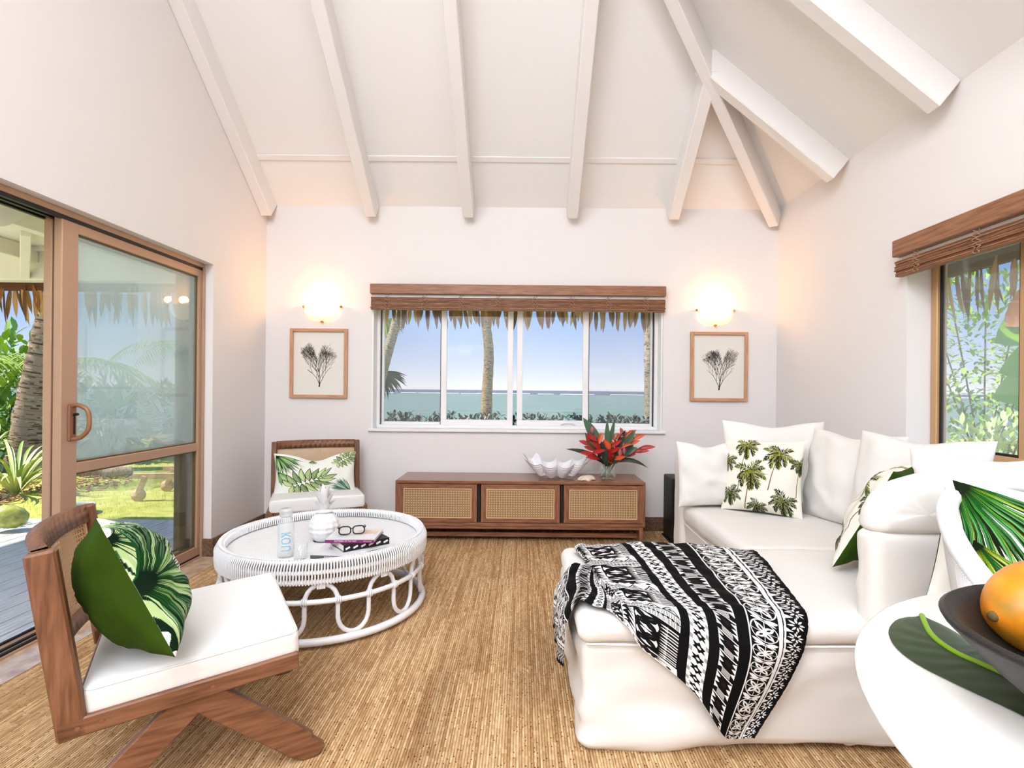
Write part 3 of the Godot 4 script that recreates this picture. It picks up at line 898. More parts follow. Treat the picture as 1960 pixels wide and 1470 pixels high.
func rug() -> void:
	var b := B.new()
	var n := FastNoiseLite.new(); n.seed = 9; n.frequency = 0.9; n.fractal_octaves = 3
	b.smooth()
	var x0 := -2.08; var x1 := 2.15; var z0 := -4.5; var z1 := 2.4
	var nx := 36; var nz := 60
	for j in nz:
		for i in nx:
			var q := []
			for e in [[i, j + 1], [i + 1, j + 1], [i + 1, j], [i, j]]:
				q.append(Vector3(lerpf(x0, x1, float(e[0]) / nx), 0.014, lerpf(z0, z1, float(e[1]) / nz)))
			for k in [0, 2, 1, 0, 3, 2]:
				var p: Vector3 = q[k]
				var s := 1.0 + 0.5 * n.get_noise_2d(p.x * 3.5, p.z * 0.5)
				b.st.set_color(Color(1.06, 1.03, 0.99) * s)
				b.v(p, Vector2(p.x, p.z * 0.9))
	var o := obj("jute_rug", b, jute_material())
	tag(o, "large golden brown woven jute rug covering the tiled floor", "rug")
	var e2 := B.new()
	e2.flat()
	for r in [[Vector3(x0, 0.007, z0), Vector3(x0, 0.007, z1)], [Vector3(x0, 0.007, z0), Vector3(x1, 0.007, z0)], [Vector3(x1, 0.007, z0), Vector3(x1, 0.007, z1)]]:
		e2.tube([r[0], r[1]], 0.0075, 8)
	obj("rug_edge", e2, mat(Color(0.45, 0.3, 0.16), 0.9), o)

# ---------- outdoors ----------
func blade(b: B, foot: Vector3, dir: Vector3, ln: float, w: float, droop: float, n := 5, fold := 0.25, col := Color.WHITE, facing := Vector3.ZERO) -> void:
	# a leaf blade: two folded halves running along a drooping line
	b.smooth()
	var d := dir.normalized(); var p := foot
	var side := d.cross(Vector3.UP if facing == Vector3.ZERO else facing).normalized()
	if side.length() < 0.1: side = Vector3.RIGHT
	var l := []; var c := []; var r := []
	for i in n + 1:
		var t := float(i) / n
		var ww := w * 0.5 * (sin(PI * clampf(t * 0.86 + 0.1, 0, 1)) if i < n else 0.02)
		var up := side.cross(d).normalized()
		c.append(p); l.append(p + side * ww + up * ww * fold); r.append(p - side * ww + up * ww * fold)
		p += d * ln / n
		d = (d + Vector3(0, -droop / n, 0)).normalized()
	b.st.set_color(col)
	for i in n:
		b.quad(c[i], l[i], l[i + 1], c[i + 1], Vector2(0.5, float(i) / n), Vector2(0, float(i) / n), Vector2(0, float(i + 1) / n), Vector2(0.5, float(i + 1) / n))
		b.quad(r[i], c[i], c[i + 1], r[i + 1], Vector2(1, float(i) / n), Vector2(0.5, float(i) / n), Vector2(0.5, float(i + 1) / n), Vector2(1, float(i + 1) / n))

func frond(t: Node3D, foot: Vector3, dir: Vector3, ln: float, droop: float, m: Material, n := 26, wide := 0.016) -> void:
	var b := B.new()
	var d := dir.normalized(); var p := foot; var line := []
	for i in n + 1:
		line.append(p); p += d * ln / n; d = (d + Vector3(0, -droop / n, 0)).normalized()
	var rad := []
	for i in n + 1: rad.append(lerpf(0.018, 0.004, float(i) / n))
	b.st.set_color(Color(1.2, 1.2, 0.8)); b.tube(line, rad, 5)
	for i in range(2, n):
		var t2 := float(i) / n
		var dd: Vector3 = (line[i + 1] - line[i]).normalized()
		var s := dd.cross(Vector3.UP).normalized()
		for e in [-1.0, 1.0]:
			blade(b, line[i], dd * 0.75 + s * e + Vector3(0, rng.randf_range(-0.1, 0.15), 0), ln * 0.3 * sin(PI * clampf(t2 * 0.8 + 0.16, 0, 1)) * rng.randf_range(0.85, 1.1), ln * wide, 0.9, 3, 0.3, Color.WHITE * rng.randf_range(0.7, 1.15))
	obj("frond", b, m, t)

func leafy(b: B, c: Vector3, r: Vector3, count: int, size: float, tint := 1.0) -> void:
	for i in count:
		var d := Vector3(rng.randfn(), rng.randfn(), rng.randfn()).normalized()
		var p := c + d * r * pow(rng.randf(), 0.3)
		blade(b, p, d + Vector3(rng.randf_range(-0.7, 0.7), rng.randf_range(-0.3, 0.6), rng.randf_range(-0.7, 0.7)), size * rng.randf_range(0.7, 1.25), size * 0.42, 0.5, 3, 0.3, Color.WHITE * tint * rng.randf_range(0.6, 1.25))

func shrub(called: String, label: String, at: Vector3, r: Vector3, count: int, size: float, m: Material, group := "") -> Node3D:
	var t := thing(called, label, called, at, 0.0, group)
	var b := B.new()
	for i in 7:
		var a := TAU * i / 7
		b.tube(curve([Vector3(), Vector3(cos(a) * r.x * 0.3, r.y * 0.8, sin(a) * r.z * 0.3), Vector3(cos(a) * r.x * 0.6, r.y * 1.5, sin(a) * r.z * 0.6)], 3), 0.012, 5)
	obj("stem", b, M.stemwood, t)
	b = B.new()
	leafy(b, Vector3(0, r.y, 0), r, count, size)
	stuff(obj("foliage", b, m, t))
	return t

func vmat(c: Color, rough := 0.5, back := 0.5) -> StandardMaterial3D:
	var m := mat(c, rough); m.vertex_color_use_as_albedo = true
	if back > 0.0:
		m.backlight_enabled = true; m.backlight = Color(back, back, back * 0.6)
	return m

func trunk(t: Node3D, pts: Array, r0: float, r1: float, m: Material, sides := 14) -> void:
	var c := curve(pts, 10)
	var rad := []
	for i in c.size():
		var k := float(i) / (c.size() - 1)
		rad.append((lerpf(r0, r1, pow(k, 0.7)) + r0 * 0.25 * exp(-k * 9.0)) * (1.0 + 0.05 * (1 if i % 3 == 0 else 0)))
	var b := B.new(); b.tube(c, rad, sides); obj("trunk", b, m, t)

func thatch(label: String, p: Vector3, q: Vector3, ln: float, count: int, group: String) -> void:
	var t := thing("thatch_fringe", label, "thatch", p, 0.0, group)
	var d := q - p
	var b := B.new()
	b.bar(Vector3(0, 0.03, 0), d + Vector3(0, 0.03, 0), 0.07, 0.09, 0.01)
	obj("batten", b, M.thatch_dark, t)
	var mats := [M.thatch, M.thatch_dark, M.thatch_gold]
	var out := d.cross(Vector3.UP).normalized()
	for i in count:
		var k := (i + rng.randf_range(0.1, 0.9)) / count
		var f: Vector3 = d * k + out * rng.randf_range(-0.05, 0.05) + Vector3(0, 0.03, 0)
		b = B.new()
		blade(b, f, Vector3(0, -1, 0) + d.normalized() * rng.randf_range(-0.22, 0.22) + out * rng.randf_range(-0.2, 0.1), ln * rng.randf_range(0.7, 1.15), 0.045, 0.1, 4, 0.35, Color.WHITE, out + d.normalized() * rng.randf_range(-0.5, 0.5))
		obj("thatch_leaf", b, mats[rng.randi() % 3], t)

const ORD := ["first", "second", "third", "fourth", "fifth", "sixth", "seventh", "eighth", "ninth", "tenth", "eleventh", "twelfth", "thirteenth", "fourteenth", "fifteenth", "sixteenth", "seventeenth", "eighteenth", "nineteenth", "twentieth", "last"]

func outdoors() -> void:
	M.stemwood = mat(Color(0.4, 0.32, 0.24), 0.9)
	M.thatch = mat(Color(0.6, 0.38, 0.2), 0.8); M.thatch_dark = mat(Color(0.4, 0.24, 0.13), 0.8); M.thatch_gold = mat(Color(0.82, 0.64, 0.4), 0.8)
	for m in [M.thatch, M.thatch_dark, M.thatch_gold]:
		m.backlight_enabled = true; m.backlight = Color(0.5, 0.4, 0.25)
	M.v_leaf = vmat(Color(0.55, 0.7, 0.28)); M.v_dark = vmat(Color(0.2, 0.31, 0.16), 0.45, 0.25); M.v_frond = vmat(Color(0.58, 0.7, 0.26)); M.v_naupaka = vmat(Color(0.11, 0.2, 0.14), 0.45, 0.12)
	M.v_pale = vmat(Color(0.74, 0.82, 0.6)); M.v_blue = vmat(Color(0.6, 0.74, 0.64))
	M.bark = [bark_material(0), bark_material(1), bark_material(2)]
	for m in M.bark: m.uv1_scale = Vector3(1, 0.03, 1)
	# ground, beach, lagoon
	var gt := noise_tex(0.03, 5, [Color(0.56, 0.6, 0.3), Color(0.68, 0.71, 0.38), Color(0.76, 0.77, 0.48)], 512, 51)
	var lawn := tri(mat(Color.WHITE, 0.95, 0.0, 0.1), Vector3(0.35, 0.35, 0.35), true); lawn.albedo_texture = gt
	var b := B.new(); b.span(Vector3(-45, -0.6, -16), Vector3(45, -0.15, 14)); struct("ground", "green lawn between the house and the beach", b, lawn)
	var sandm := tri(mat(Color.WHITE, 0.95, 0.0, 0.1), Vector3(0.5, 0.5, 0.5), true); sandm.albedo_texture = noise_tex(0.03, 4, [Color(0.78, 0.7, 0.58), Color(0.88, 0.82, 0.72)], 256, 52)
	b = B.new(); b.smooth()
	b.quad(Vector3(-60, -1.62, -26), Vector3(60, -1.62, -26), Vector3(60, -0.3, -15.9), Vector3(-60, -0.3, -15.9)); struct("beach", "sand sloping down to the lagoon", b, sandm)
	b = B.new(); b.span(Vector3(-3000, -3.2, -3500), Vector3(3000, -3.0, 60)); struct("sea_bed", "sea bed under the lagoon", b, sandm)
	var lag := tri(mat(Color.WHITE, 0.55, 0.0, 0.12), Vector3(0.004, 0.02, 0.03), true)
	lag.albedo_texture = noise_tex(0.02, 4, [Color(0.33, 0.44, 0.43), Color(0.39, 0.5, 0.475), Color(0.45, 0.51, 0.5), Color(0.5, 0.53, 0.54)], 512, 53)
	b = B.new(); b.span(Vector3(-2500, -1.6, -340), Vector3(2500, -1.5, -19)); tag(obj("lagoon", b, lag), "calm turquoise lagoon water beyond the hedge", "water", "", "stuff")
	var deep := mat(Color(0.36, 0.37, 0.44), 0.6, 0.0, 0.12)
	b = B.new(); b.span(Vector3(-4500, -1.6, -5200), Vector3(4500, -1.5, -340.01)); tag(obj("ocean", b, deep), "dark strip of open ocean along the horizon", "water", "", "stuff")
	var surf := mat(Color(0.92, 0.93, 0.95), 0.9)
	b = B.new()
	for i in 150:
		var x := -900.0 + i * 12.0 + rng.randf_range(-8, 8)
		var sh := rng.randf_range(0.5, 1.0)
		b.box(Vector3(x, -1.495 + sh * 0.35, -344 + rng.randf_range(-4, 4)), Vector3(rng.randf_range(9, 17), sh * 0.7, 4), 0.3)
	tag(obj("surf", b, surf), "white line of surf breaking on the far reef", "surf", "", "stuff")
	verandah()
	garden()
	# thatch at the eaves
	thatch("brown thatch leaf tips hanging from the eave above the lagoon window", Vector3(-2.0, 2.07, -5.36), Vector3(2.0, 2.07, -5.36), 0.26, 110, "thatch fringes under the eaves")
	thatch("thatch fringe hanging outside the right window", Vector3(3.05, 2.07, -5.2), Vector3(3.05, 2.07, -1.0), 0.36, 90, "thatch fringes under the eaves")
	thatch("thatch fringe hanging along the front edge of the verandah roof", Vector3(-5.6, 2.15, -5.06), Vector3(-2.7, 2.15, -5.06), 0.36, 90, "thatch fringes under the eaves")

func verandah() -> void:
	var cream := mat(Color(0.95, 0.93, 0.88), 0.6)
	var b := B.new(); b.span(Vector3(-5.6, 2.5, -5.0), Vector3(-2.43, 2.64, 3.5)); struct("ceiling", "cream boarded ceiling of the verandah outside the sliding door", b, cream)
	b = B.new(); b.span(Vector3(-5.6, 2.2, -5.0), Vector3(-2.5, 2.5, -4.86), 0.008); struct("beam", "cream beam along the front edge of the verandah", b, cream)
	b = B.new(); b.span(Vector3(-5.6, 2.46, -4.86), Vector3(-2.5, 2.5, -4.8), 0.004); struct("trim", "cream ledge on top of the verandah beam", b, M.trimw)
	for i in 4:
		var x := -5.5 + i * 0.9
		b = B.new(); b.span(Vector3(x, 2.36, -4.86), Vector3(x + 0.09, 2.5, 2.0), 0.006); struct("beam", "%s cream ceiling joist of the verandah, counted from the house" % ORD[3 - i], b, cream)
	b = B.new(); b.bar(Vector3(-4.62, 2.24, -4.84), Vector3(-4.1, 2.48, -4.3), 0.07, 0.07, 0.006); struct("beam", "slanting cream brace under the verandah ceiling", b, cream)
	var t := thing("verandah_lamp", "round cream ceiling lamp under the verandah roof", "lamp", Vector3(-3.3, 2.36, -3.2))
	b = B.new(); b.lathe([Vector2(0.0, -0.16), Vector2(0.1, -0.14), Vector2(0.17, -0.08), Vector2(0.19, 0.0), Vector2(0.17, 0.08), Vector2(0.06, 0.12), Vector2(0.0, 0.12)], 20); obj("globe", b, cream, t)
	b = B.new(); b.lathe([Vector2(0.06, 0.1), Vector2(0.06, 0.14)], 16); obj("mount", b, M.trimw, t)
	# deck
	var tx := noise_tex(0.02, 4, [Color(0.68, 0.68, 0.7), Color(0.82, 0.82, 0.84), Color(0.9, 0.9, 0.92)], 512, 61)
	var dm := mat(Color.WHITE, 0.35, 0.0, 0.6); dm.albedo_texture = tx; tri(dm, Vector3(7, 7, 0.4))
	t = thing("deck", "grey grooved timber deck outside the sliding door", "deck", Vector3(-2.44, -0.03, -4.9))
	b = B.new(); b.span(Vector3(-5.0, -0.12, 0.03), Vector3(0, -0.03, 6.5)); obj("joists", b, mat(Color(0.08, 0.08, 0.09), 0.9), t)
	b = B.new(); b.span(Vector3(-5.02, -0.13, 0.0), Vector3(0, 0.0, 0.028), 0.004); obj("edge_board", b, dm, t)
	for i in 36:
		var x := -0.14 * (i + 1)
		b = B.new()
		for k in 4:
			b.span(Vector3(x + 0.006 + k * 0.0328, -0.028, 0.03), Vector3(x + 0.006 + k * 0.0328 + 0.0285, 0.0, 5.6), 0.003)
		b.span(Vector3(x + 0.006, -0.028, 0.03), Vector3(x + 0.134, -0.006, 5.6))
		obj("deck_board", b, dm, t)

func garden() -> void:
	# leaning palm beside the verandah
	var t := thing("palm_tree", "thick leaning coconut palm trunk just outside the open side of the door", "palm tree", Vector3(-7.85, -0.15, -8.3))
	trunk(t, pts3([[0, 0, 0], [0.1, 1.0, 0.0], [0.38, 2.6, -0.05], [0.75, 5.0, -0.1]]), 0.26, 0.2, M.bark[0], 18)
	for i in 9:
		var a := TAU * i / 9.0
		frond(t, Vector3(0.75, 5.0, -0.1), Vector3(cos(a), 0.6, sin(a)), 3.0, 1.8, M.v_frond)
	t = thing("palm_tree", "young palm with bright low fronds behind the leaning trunk", "palm tree", Vector3(-9.6, -0.15, -10.0))
	trunk(t, pts3([[0, 0, 0], [0.05, 0.8, 0], [0.1, 1.5, 0]]), 0.14, 0.1, M.bark[0])
	for i in 11:
		var a := TAU * i / 11.0
		frond(t, Vector3(0.1, 1.5, 0), Vector3(cos(a), 0.9, sin(a)), 2.6, 2.0, M.v_frond)
	shrub("shrub", "bright green bush left of the leaning palm trunk", Vector3(-9.2, -0.15, -9.2), Vector3(0.7, 0.75, 0.6), 420, 0.24, M.v_leaf)
	shrub("shrub", "leafy green bush between the leaning trunk and the door frame", Vector3(-7.6, -0.15, -9.6), Vector3(0.7, 0.75, 0.6), 420, 0.22, M.v_leaf)
	shrub("shrub", "tall green bush at the far left behind the palm", Vector3(-11.3, -0.15, -11.5), Vector3(1.2, 1.3, 0.9), 620, 0.3, M.v_leaf)
	shrub("shrub", "pale silvery bush at the foot of the leaning palm", Vector3(-8.0, -0.15, -7.7), Vector3(0.3, 0.35, 0.3), 150, 0.2, M.v_pale)
	# seen through the glass of the door
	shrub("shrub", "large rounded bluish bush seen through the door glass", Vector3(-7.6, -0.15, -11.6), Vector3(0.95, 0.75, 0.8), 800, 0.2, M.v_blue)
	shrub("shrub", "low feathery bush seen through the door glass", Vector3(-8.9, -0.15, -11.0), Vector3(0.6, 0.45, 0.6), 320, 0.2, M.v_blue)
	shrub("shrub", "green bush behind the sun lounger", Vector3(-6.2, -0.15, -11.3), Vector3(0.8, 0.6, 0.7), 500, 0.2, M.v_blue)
	t = thing("palm_tree", "young pale palm seen through the middle of the door glass", "palm tree", Vector3(-8.3, -0.15, -12.8))
	trunk(t, pts3([[0, 0, 0], [0.05, 1.2, 0], [0.15, 2.2, 0]]), 0.13, 0.1, M.bark[1])
	for i in 10:
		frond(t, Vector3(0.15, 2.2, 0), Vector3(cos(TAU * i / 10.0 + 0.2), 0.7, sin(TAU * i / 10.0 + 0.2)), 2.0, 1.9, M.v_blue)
	# variegated plant with long striped leaves
	t = thing("spider_plant", "variegated plant with long arching striped leaves beside the deck", "plant", Vector3(-6.35, -0.15, -6.55))
	var ym := mat(Color(0.84, 0.86, 0.58), 0.5); var gm := mat(Color(0.55, 0.66, 0.32), 0.5)
	for i in 48:
		var a := TAU * i / 48.0 * 3.0 + rng.randf_range(-0.2, 0.2)
		var b := B.new(); blade(b, Vector3(cos(a) * 0.03, 0, sin(a) * 0.03), Vector3(cos(a), rng.randf_range(0.7, 2.6), sin(a)), rng.randf_range(0.65, 1.15), 0.042, 1.5, 9, 0.4)
		obj("leaf", b, ym if i % 3 else gm, t)
	var mm := tri(mat(Color.WHITE, 0.95), Vector3(2, 2, 2), true); mm.albedo_texture = noise_tex(0.08, 4, [Color(0.45, 0.3, 0.22), Color(0.7, 0.52, 0.42), Color(0.85, 0.72, 0.62)], 256, 71)
	var b := B.new()
	for i in 1200:
		var a := rng.randf() * TAU; var r := sqrt(rng.randf())
		b.box(Vector3(-6.9 + cos(a) * r * 1.5, -0.135 + rng.randf() * 0.02, -6.9 + sin(a) * r * 1.3), Vector3(rng.randf_range(0.02, 0.06), 0.012, rng.randf_range(0.01, 0.03)), 0.0, Transform3D(Basis.from_euler(Vector3(rng.randf_range(-0.3, 0.3), rng.randf() * TAU, 0)), Vector3()))
	b.lathe([Vector2(0.0, 0.0), Vector2(0.0, 0.02)], 3)
	tag(obj("bark_mulch", b, mm), "reddish bark mulch around the striped plant", "mulch", "", "stuff")
	for k in 3:
		t = thing("log", "short dark timber log edging the mulch bed, %s" % ["nearest the trunk", "in the middle", "nearest the door frame"][k], "log", Vector3(-6.75 + k * 0.36, -0.07, -8.0 + k * 0.1), 0.2 + k * 0.15)
		b = B.new(); b.tube(curve(pts3([[-0.17, 0, 0], [0, 0.005, 0.01], [0.17, 0, 0]]), 4), 0.085, 12); obj("bark", b, M.bark[0], t)
		b = B.new(); b.tube(pts3([[0.165, 0, 0], [0.176, 0, 0]]), 0.07, 12); obj("cut_end", b, mat(Color(0.66, 0.5, 0.36), 0.8), t)
	# coconut on the deck
	t = thing("coconut", "green husked coconut lying on the deck", "coconut", Vector3(-4.37, 0.07, -4.46), 0.4)
	b = B.new(); b.x = Transform3D(Basis.from_euler(Vector3(0.2, 0, 1.3)), Vector3(0, 0.025, 0))
	b.lathe([Vector2(0.0, -0.13), Vector2(0.045, -0.12), Vector2(0.085, -0.07), Vector2(0.1, 0.0), Vector2(0.088, 0.07), Vector2(0.05, 0.12), Vector2(0.0, 0.135)], 20)
	var cm := mat(Color.WHITE, 0.4); cm.albedo_texture = noise_tex(0.02, 3, [Color(0.5, 0.55, 0.22), Color(0.62, 0.66, 0.34), Color(0.74, 0.75, 0.5)], 256, 72); tri(cm, Vector3(3, 3, 3)); obj("husk", b, cm, t)
	b = B.new()
	for i in 6: blade(b, Vector3(-0.1, 0.04, 0), Vector3(-1, 0.6 + 0.3 * sin(i * 2.0), cos(i * 1.05) * 0.9), 0.09, 0.05, -0.5, 4)
	obj("cap", b, mat(Color(0.25, 0.24, 0.12), 0.8), t)
	t = thing("coconut", "second coconut with a tuft behind the first at the frame edge", "coconut", Vector3(-4.66, 0.07, -4.62), 1.4)
	b = B.new(); b.lathe([Vector2(0.0, -0.09), Vector2(0.06, -0.07), Vector2(0.09, 0.0), Vector2(0.06, 0.08), Vector2(0.0, 0.11)], 18); obj("husk", b, cm, t)
	b = B.new()
	for i in 7: blade(b, Vector3(0, 0.08, 0), Vector3(cos(i * 0.9), 1.0, sin(i * 0.9)), 0.16, 0.05, 0.6, 4)
	obj("tuft", b, mat(Color(0.2, 0.22, 0.12), 0.8), t)
	# low blue tub on the lawn
	t = thing("tub", "low round stone tub with blue water at the edge of the lawn", "tub", Vector3(-4.78, -0.15, -5.55))
	b = B.new(); b.lathe([Vector2(0.0, 0.0), Vector2(0.16, 0.0), Vector2(0.2, 0.06), Vector2(0.205, 0.1), Vector2(0.19, 0.103), Vector2(0.18, 0.07)], 28); obj("shell", b, mat(Color(0.66, 0.68, 0.66), 0.8), t)
	b = B.new(); b.lathe([Vector2(0.185, 0.085), Vector2(0.0, 0.086)], 28); obj("water", b, mat(Color(0.2, 0.4, 0.46), 0.15), t)
	lounger()
	# grass tufts near the deck
	var gb := B.new()
	for i in 9000:
		var x := rng.randf_range(-8.5, -2.6); var z := rng.randf_range(-10.0, -5.1)
		blade(gb, Vector3(x, -0.15, z), Vector3(rng.randf_range(-0.5, 0.5), 1, rng.randf_range(-0.5, 0.5)), rng.randf_range(0.025, 0.055), 0.012, 0.6, 1, 0.2, Color.WHITE * rng.randf_range(0.75, 1.2))
	tag(obj("grass_blades", gb, vmat(Color(0.7, 0.76, 0.38), 0.8, 0.4)), "short grass blades standing on the lawn near the deck", "grass", "", "stuff")
	# hedge in front of the lagoon window
	var nap: Array = []
	for k in 3:
		var tb := B.new()
		for i in 120:
			var a := rng.randf() * TAU
			blade(tb, Vector3(rng.randf_range(-0.25, 0.25), rng.randf_range(0.5, 0.86), rng.randf_range(-0.2, 0.2)), Vector3(cos(a), rng.randf_range(0.1, 1.4), sin(a)), rng.randf_range(0.07, 0.15), 0.055, 0.2, 3, 0.3, Color.WHITE * rng.randf_range(0.6, 1.3))
		leafy(tb, Vector3(0, 0.4, 0), Vector3(0.32, 0.38, 0.3), 130, 0.13)
		nap.append(tb.mesh())
	for i in 21:
		var x := -2.85 + i * 0.28
		t = thing("hedge_shrub", "%s dark leathery shrub from the left in the hedge beyond the lagoon window" % ORD[i], "shrub", Vector3(x, -0.15, -9.6 + 0.15 * sin(i * 2.3)), i * 1.7, "row of dark shrubs below the lagoon window")
		t.scale = Vector3(0.95, 1.0 + 0.05 * sin(i * 4.1), 0.95)
		stuff(obj("foliage", nap[i % 3], M.v_naupaka, t))
		var sb := B.new(); sb.tube(pts3([[0, 0, 0], [0.02, 0.4, 0.01], [0, 0.7, 0]]), 0.02, 6); obj("stem", sb, M.stemwood, t)
	# palms seen through the lagoon window
	t = thing("palm_tree", "straight grey palm trunk in the middle of the lagoon window", "palm tree", Vector3(-0.78, -0.15, -11.2))
	trunk(t, pts3([[0.02, 0, 0], [0.02, 1.2, 0], [0.05, 2.2, 0], [-0.05, 3.2, 0], [-0.1, 5.5, 0]]), 0.125, 0.09, M.bark[1])
	for i in 7: frond(t, Vector3(-0.1, 5.5, 0), Vector3(cos(i * 0.9), 0.6, sin(i * 0.9)), 2.2, 1.4, M.v_dark, 16)
	t = thing("palm_tree", "speckled palm trunk at the right edge of the lagoon window", "palm tree", Vector3(2.62, -0.15, -10.9))
	trunk(t, pts3([[0.06, 0, 0], [0.05, 1.2, 0], [0.02, 2.4, 0], [0.0, 5.5, 0]]), 0.13, 0.105, M.bark[2])
	for i in 7: frond(t, Vector3(0.0, 5.5, 0), Vector3(cos(i * 0.9), 0.6, sin(i * 0.9)), 2.2, 1.4, M.v_dark, 16)
	t = thing("palm_tree", "leaning pale palm trunk at the left edge of the lagoon window", "palm tree", Vector3(-3.6, -0.15, -12.0))
	trunk(t, pts3([[0, 0, 0], [0.22, 1.0, 0], [0.42, 1.9, 0], [0.66, 2.8, 0], [0.86, 3.7, 0], [1.1, 5.2, 0]]), 0.12, 0.1, M.bark[2])
	for i in 8: frond(t, Vector3(1.1, 5.2, 0), Vector3(cos(i * 0.8), 0.7, sin(i * 0.8)), 2.4, 1.6, M.v_dark)
	for k in 2:
		b = B.new()
		for i in 30:
			var a := -2.2 + i * 0.085 if k == 0 else 0.2 - i * 0.09
			var c := Vector3(0.3, 1.75, -0.2) if k == 0 else Vector3(0.35, 3.0, -0.3)
			var l := (0.62 if k == 0 else 0.5) * rng.randf_range(0.8, 1.1)
			blade(b, c + Vector3(0.03 * cos(a), 0.03 * sin(a), 0), Vector3(cos(a * 0.8 - 0.1), sin(a * 0.8 - 0.1), rng.randf_range(-0.25, 0.25)), l, 0.045, 0.7, 4, 0.3, Color.WHITE * rng.randf_range(0.5, 1.2), Vector3(0, 0, 1))
		obj("frond", b, M.v_dark if k == 0 else M.v_frond, t)
	# beyond the right window
	t = thing("banana_plant", "banana plant with broad torn leaves outside the right window", "plant", Vector3(3.75, -0.15, -3.7))
	trunk(t, pts3([[0.15, 0, 0], [0.13, 0.9, 0], [0.1, 1.7, 0]]), 0.1, 0.06, mat(Color(0.55, 0.62, 0.25), 0.6))
	M.banana = vmat(Color(0.58, 0.78, 0.14), 0.4, 0.95)
	for q in [[Vector3(0.08, 1.9, 0.0), Vector3(-1.0, -0.12, -0.05), 0.5, 0.34, 0.5], [Vector3(0.1, 1.62, 0.05), Vector3(-0.9, 0.2, 0.0), 0.55, 0.34, 0.9], [Vector3(0.1, 1.42, 0.0), Vector3(-1.0, 0.1, 0.15), 0.62, 0.34, 0.5], [Vector3(0.1, 1.2, 0.05), Vector3(-0.6, -0.5, 0.1), 0.6, 0.36, 0.9], [Vector3(0.1, 1.7, 0), Vector3(0.8, 0.9, -0.3), 1.3, 0.4, 0.9], [Vector3(0.1, 1.7, 0), Vector3(0.2, 1.0, 0.8), 1.3, 0.4, 0.9], [Vector3(0.1, 1.0, 0.05), Vector3(-0.35, -0.9, 0.1), 0.6, 0.3, 0.3]]:
		b = B.new(); blade(b, q[0], q[1], q[2], q[3], q[4], 12, 0.3, Color.WHITE, Vector3(-0.67, 0.35, 0.74)); obj("leaf", b, M.banana, t)
	b = B.new(); blade(b, Vector3(0.08, 2.06, 0.0), Vector3(-1.0, -0.15, -0.1), 0.45, 0.3, 0.8, 10, 0.35, Color.WHITE, Vector3(-0.67, 0.3, 0.74)); tag(obj("dry_leaf", b, mat(Color(0.55, 0.36, 0.18), 0.7), t), "brown dried leaf", "")
	shrub("tree", "light green garden tree beyond the right window", Vector3(7.6, -0.15, -8.6), Vector3(1.7, 2.0, 1.5), 2600, 0.15, M.v_leaf)
	shrub("tree", "pale bushy tree beyond the banana plant", Vector3(11.4, -0.15, -10.4), Vector3(1.8, 1.7, 1.5), 2200, 0.17, M.v_pale)
	shrub("shrub", "feathery pale bush low outside the right window", Vector3(5.4, -0.15, -6.0), Vector3(0.5, 0.55, 0.5), 500, 0.13, M.v_pale)
	shrub("shrub", "low green bush at the foot of the banana plant", Vector3(4.6, -0.15, -4.3), Vector3(0.4, 0.4, 0.4), 220, 0.2, M.v_leaf)

func lounger() -> void:
	var t := thing("sun_lounger", "wooden sun lounger with a wheel on the lawn", "lounger", Vector3(-4.4, -0.15, -6.55), 0.1)
	var w: Material = wood(noise_tex(0.02, 3, [Color(0.72, 0.6, 0.47), Color(0.82, 0.72, 0.6)], 256, 74), 0, 0.6)
	for z in [-0.3, 0.3]:
		var b := B.new(); b.box(Vector3(0.7, 0.3, z), Vector3(1.9, 0.07, 0.035), 0.006); obj("side_rail", b, w, t)
		b = B.new(); b.bar(Vector3(1.5, 0.28, z), Vector3(1.52, 0.0, z), 0.05, 0.05, 0.005, Vector3(0, 0, 1)); obj("leg", b, w, t)
		b = B.new(); b.bar(Vector3(-0.12, 0.3, z), Vector3(-0.2, 0.1, z), 0.05, 0.06, 0.005, Vector3(0, 0, 1)); obj("leg", b, w, t)
		b = B.new(); b.x = Transform3D(Basis(Vector3.RIGHT, PI / 2), Vector3(-0.2, 0.075, z)); b.lathe([Vector2(0.0, -0.03), Vector2(0.075, -0.022), Vector2(0.075, 0.022), Vector2(0.0, 0.022)], 18); obj("wheel", b, w, t)
	for i in 16:
		var b := B.new(); b.box(Vector3(0.62 + i * 0.065, 0.345, 0), Vector3(0.055, 0.016, 0.62), 0.003); obj("slat", b, w, t)
	for i in 9:
		var k := (i + 0.5) / 9.0
		var b := B.new(); b.box(Vector3(0.55 - k * 0.6, 0.36 + k * 0.42, 0), Vector3(0.055, 0.016, 0.6), 0.003, Transform3D(Basis(Vector3(0, 0, 1), -0.61), Vector3())); obj("back_slat", b, w, t)
	var pb := B.new()
	for z in [-0.26, 0.26]: pb.bar(Vector3(0.56, 0.34, z), Vector3(-0.08, 0.78, z), 0.04, 0.04, 0.004)
	obj("back_frame", pb, w, t)

# ---------- the sofa, its cushions and the throw ----------
func folds(seedv: int, amp: float, stretch: Vector3) -> Callable:
	var n := FastNoiseLite.new(); n.seed = seedv; n.frequency = 1.0; n.fractal_octaves = 3
	return func(p: Vector3, d: Vector3) -> Vector3:
		var q := p * stretch
		var k: float = n.get_noise_3dv(q)
		return d * amp * (k - 0.8 * maxf(0.0, 0.25 - absf(k)))

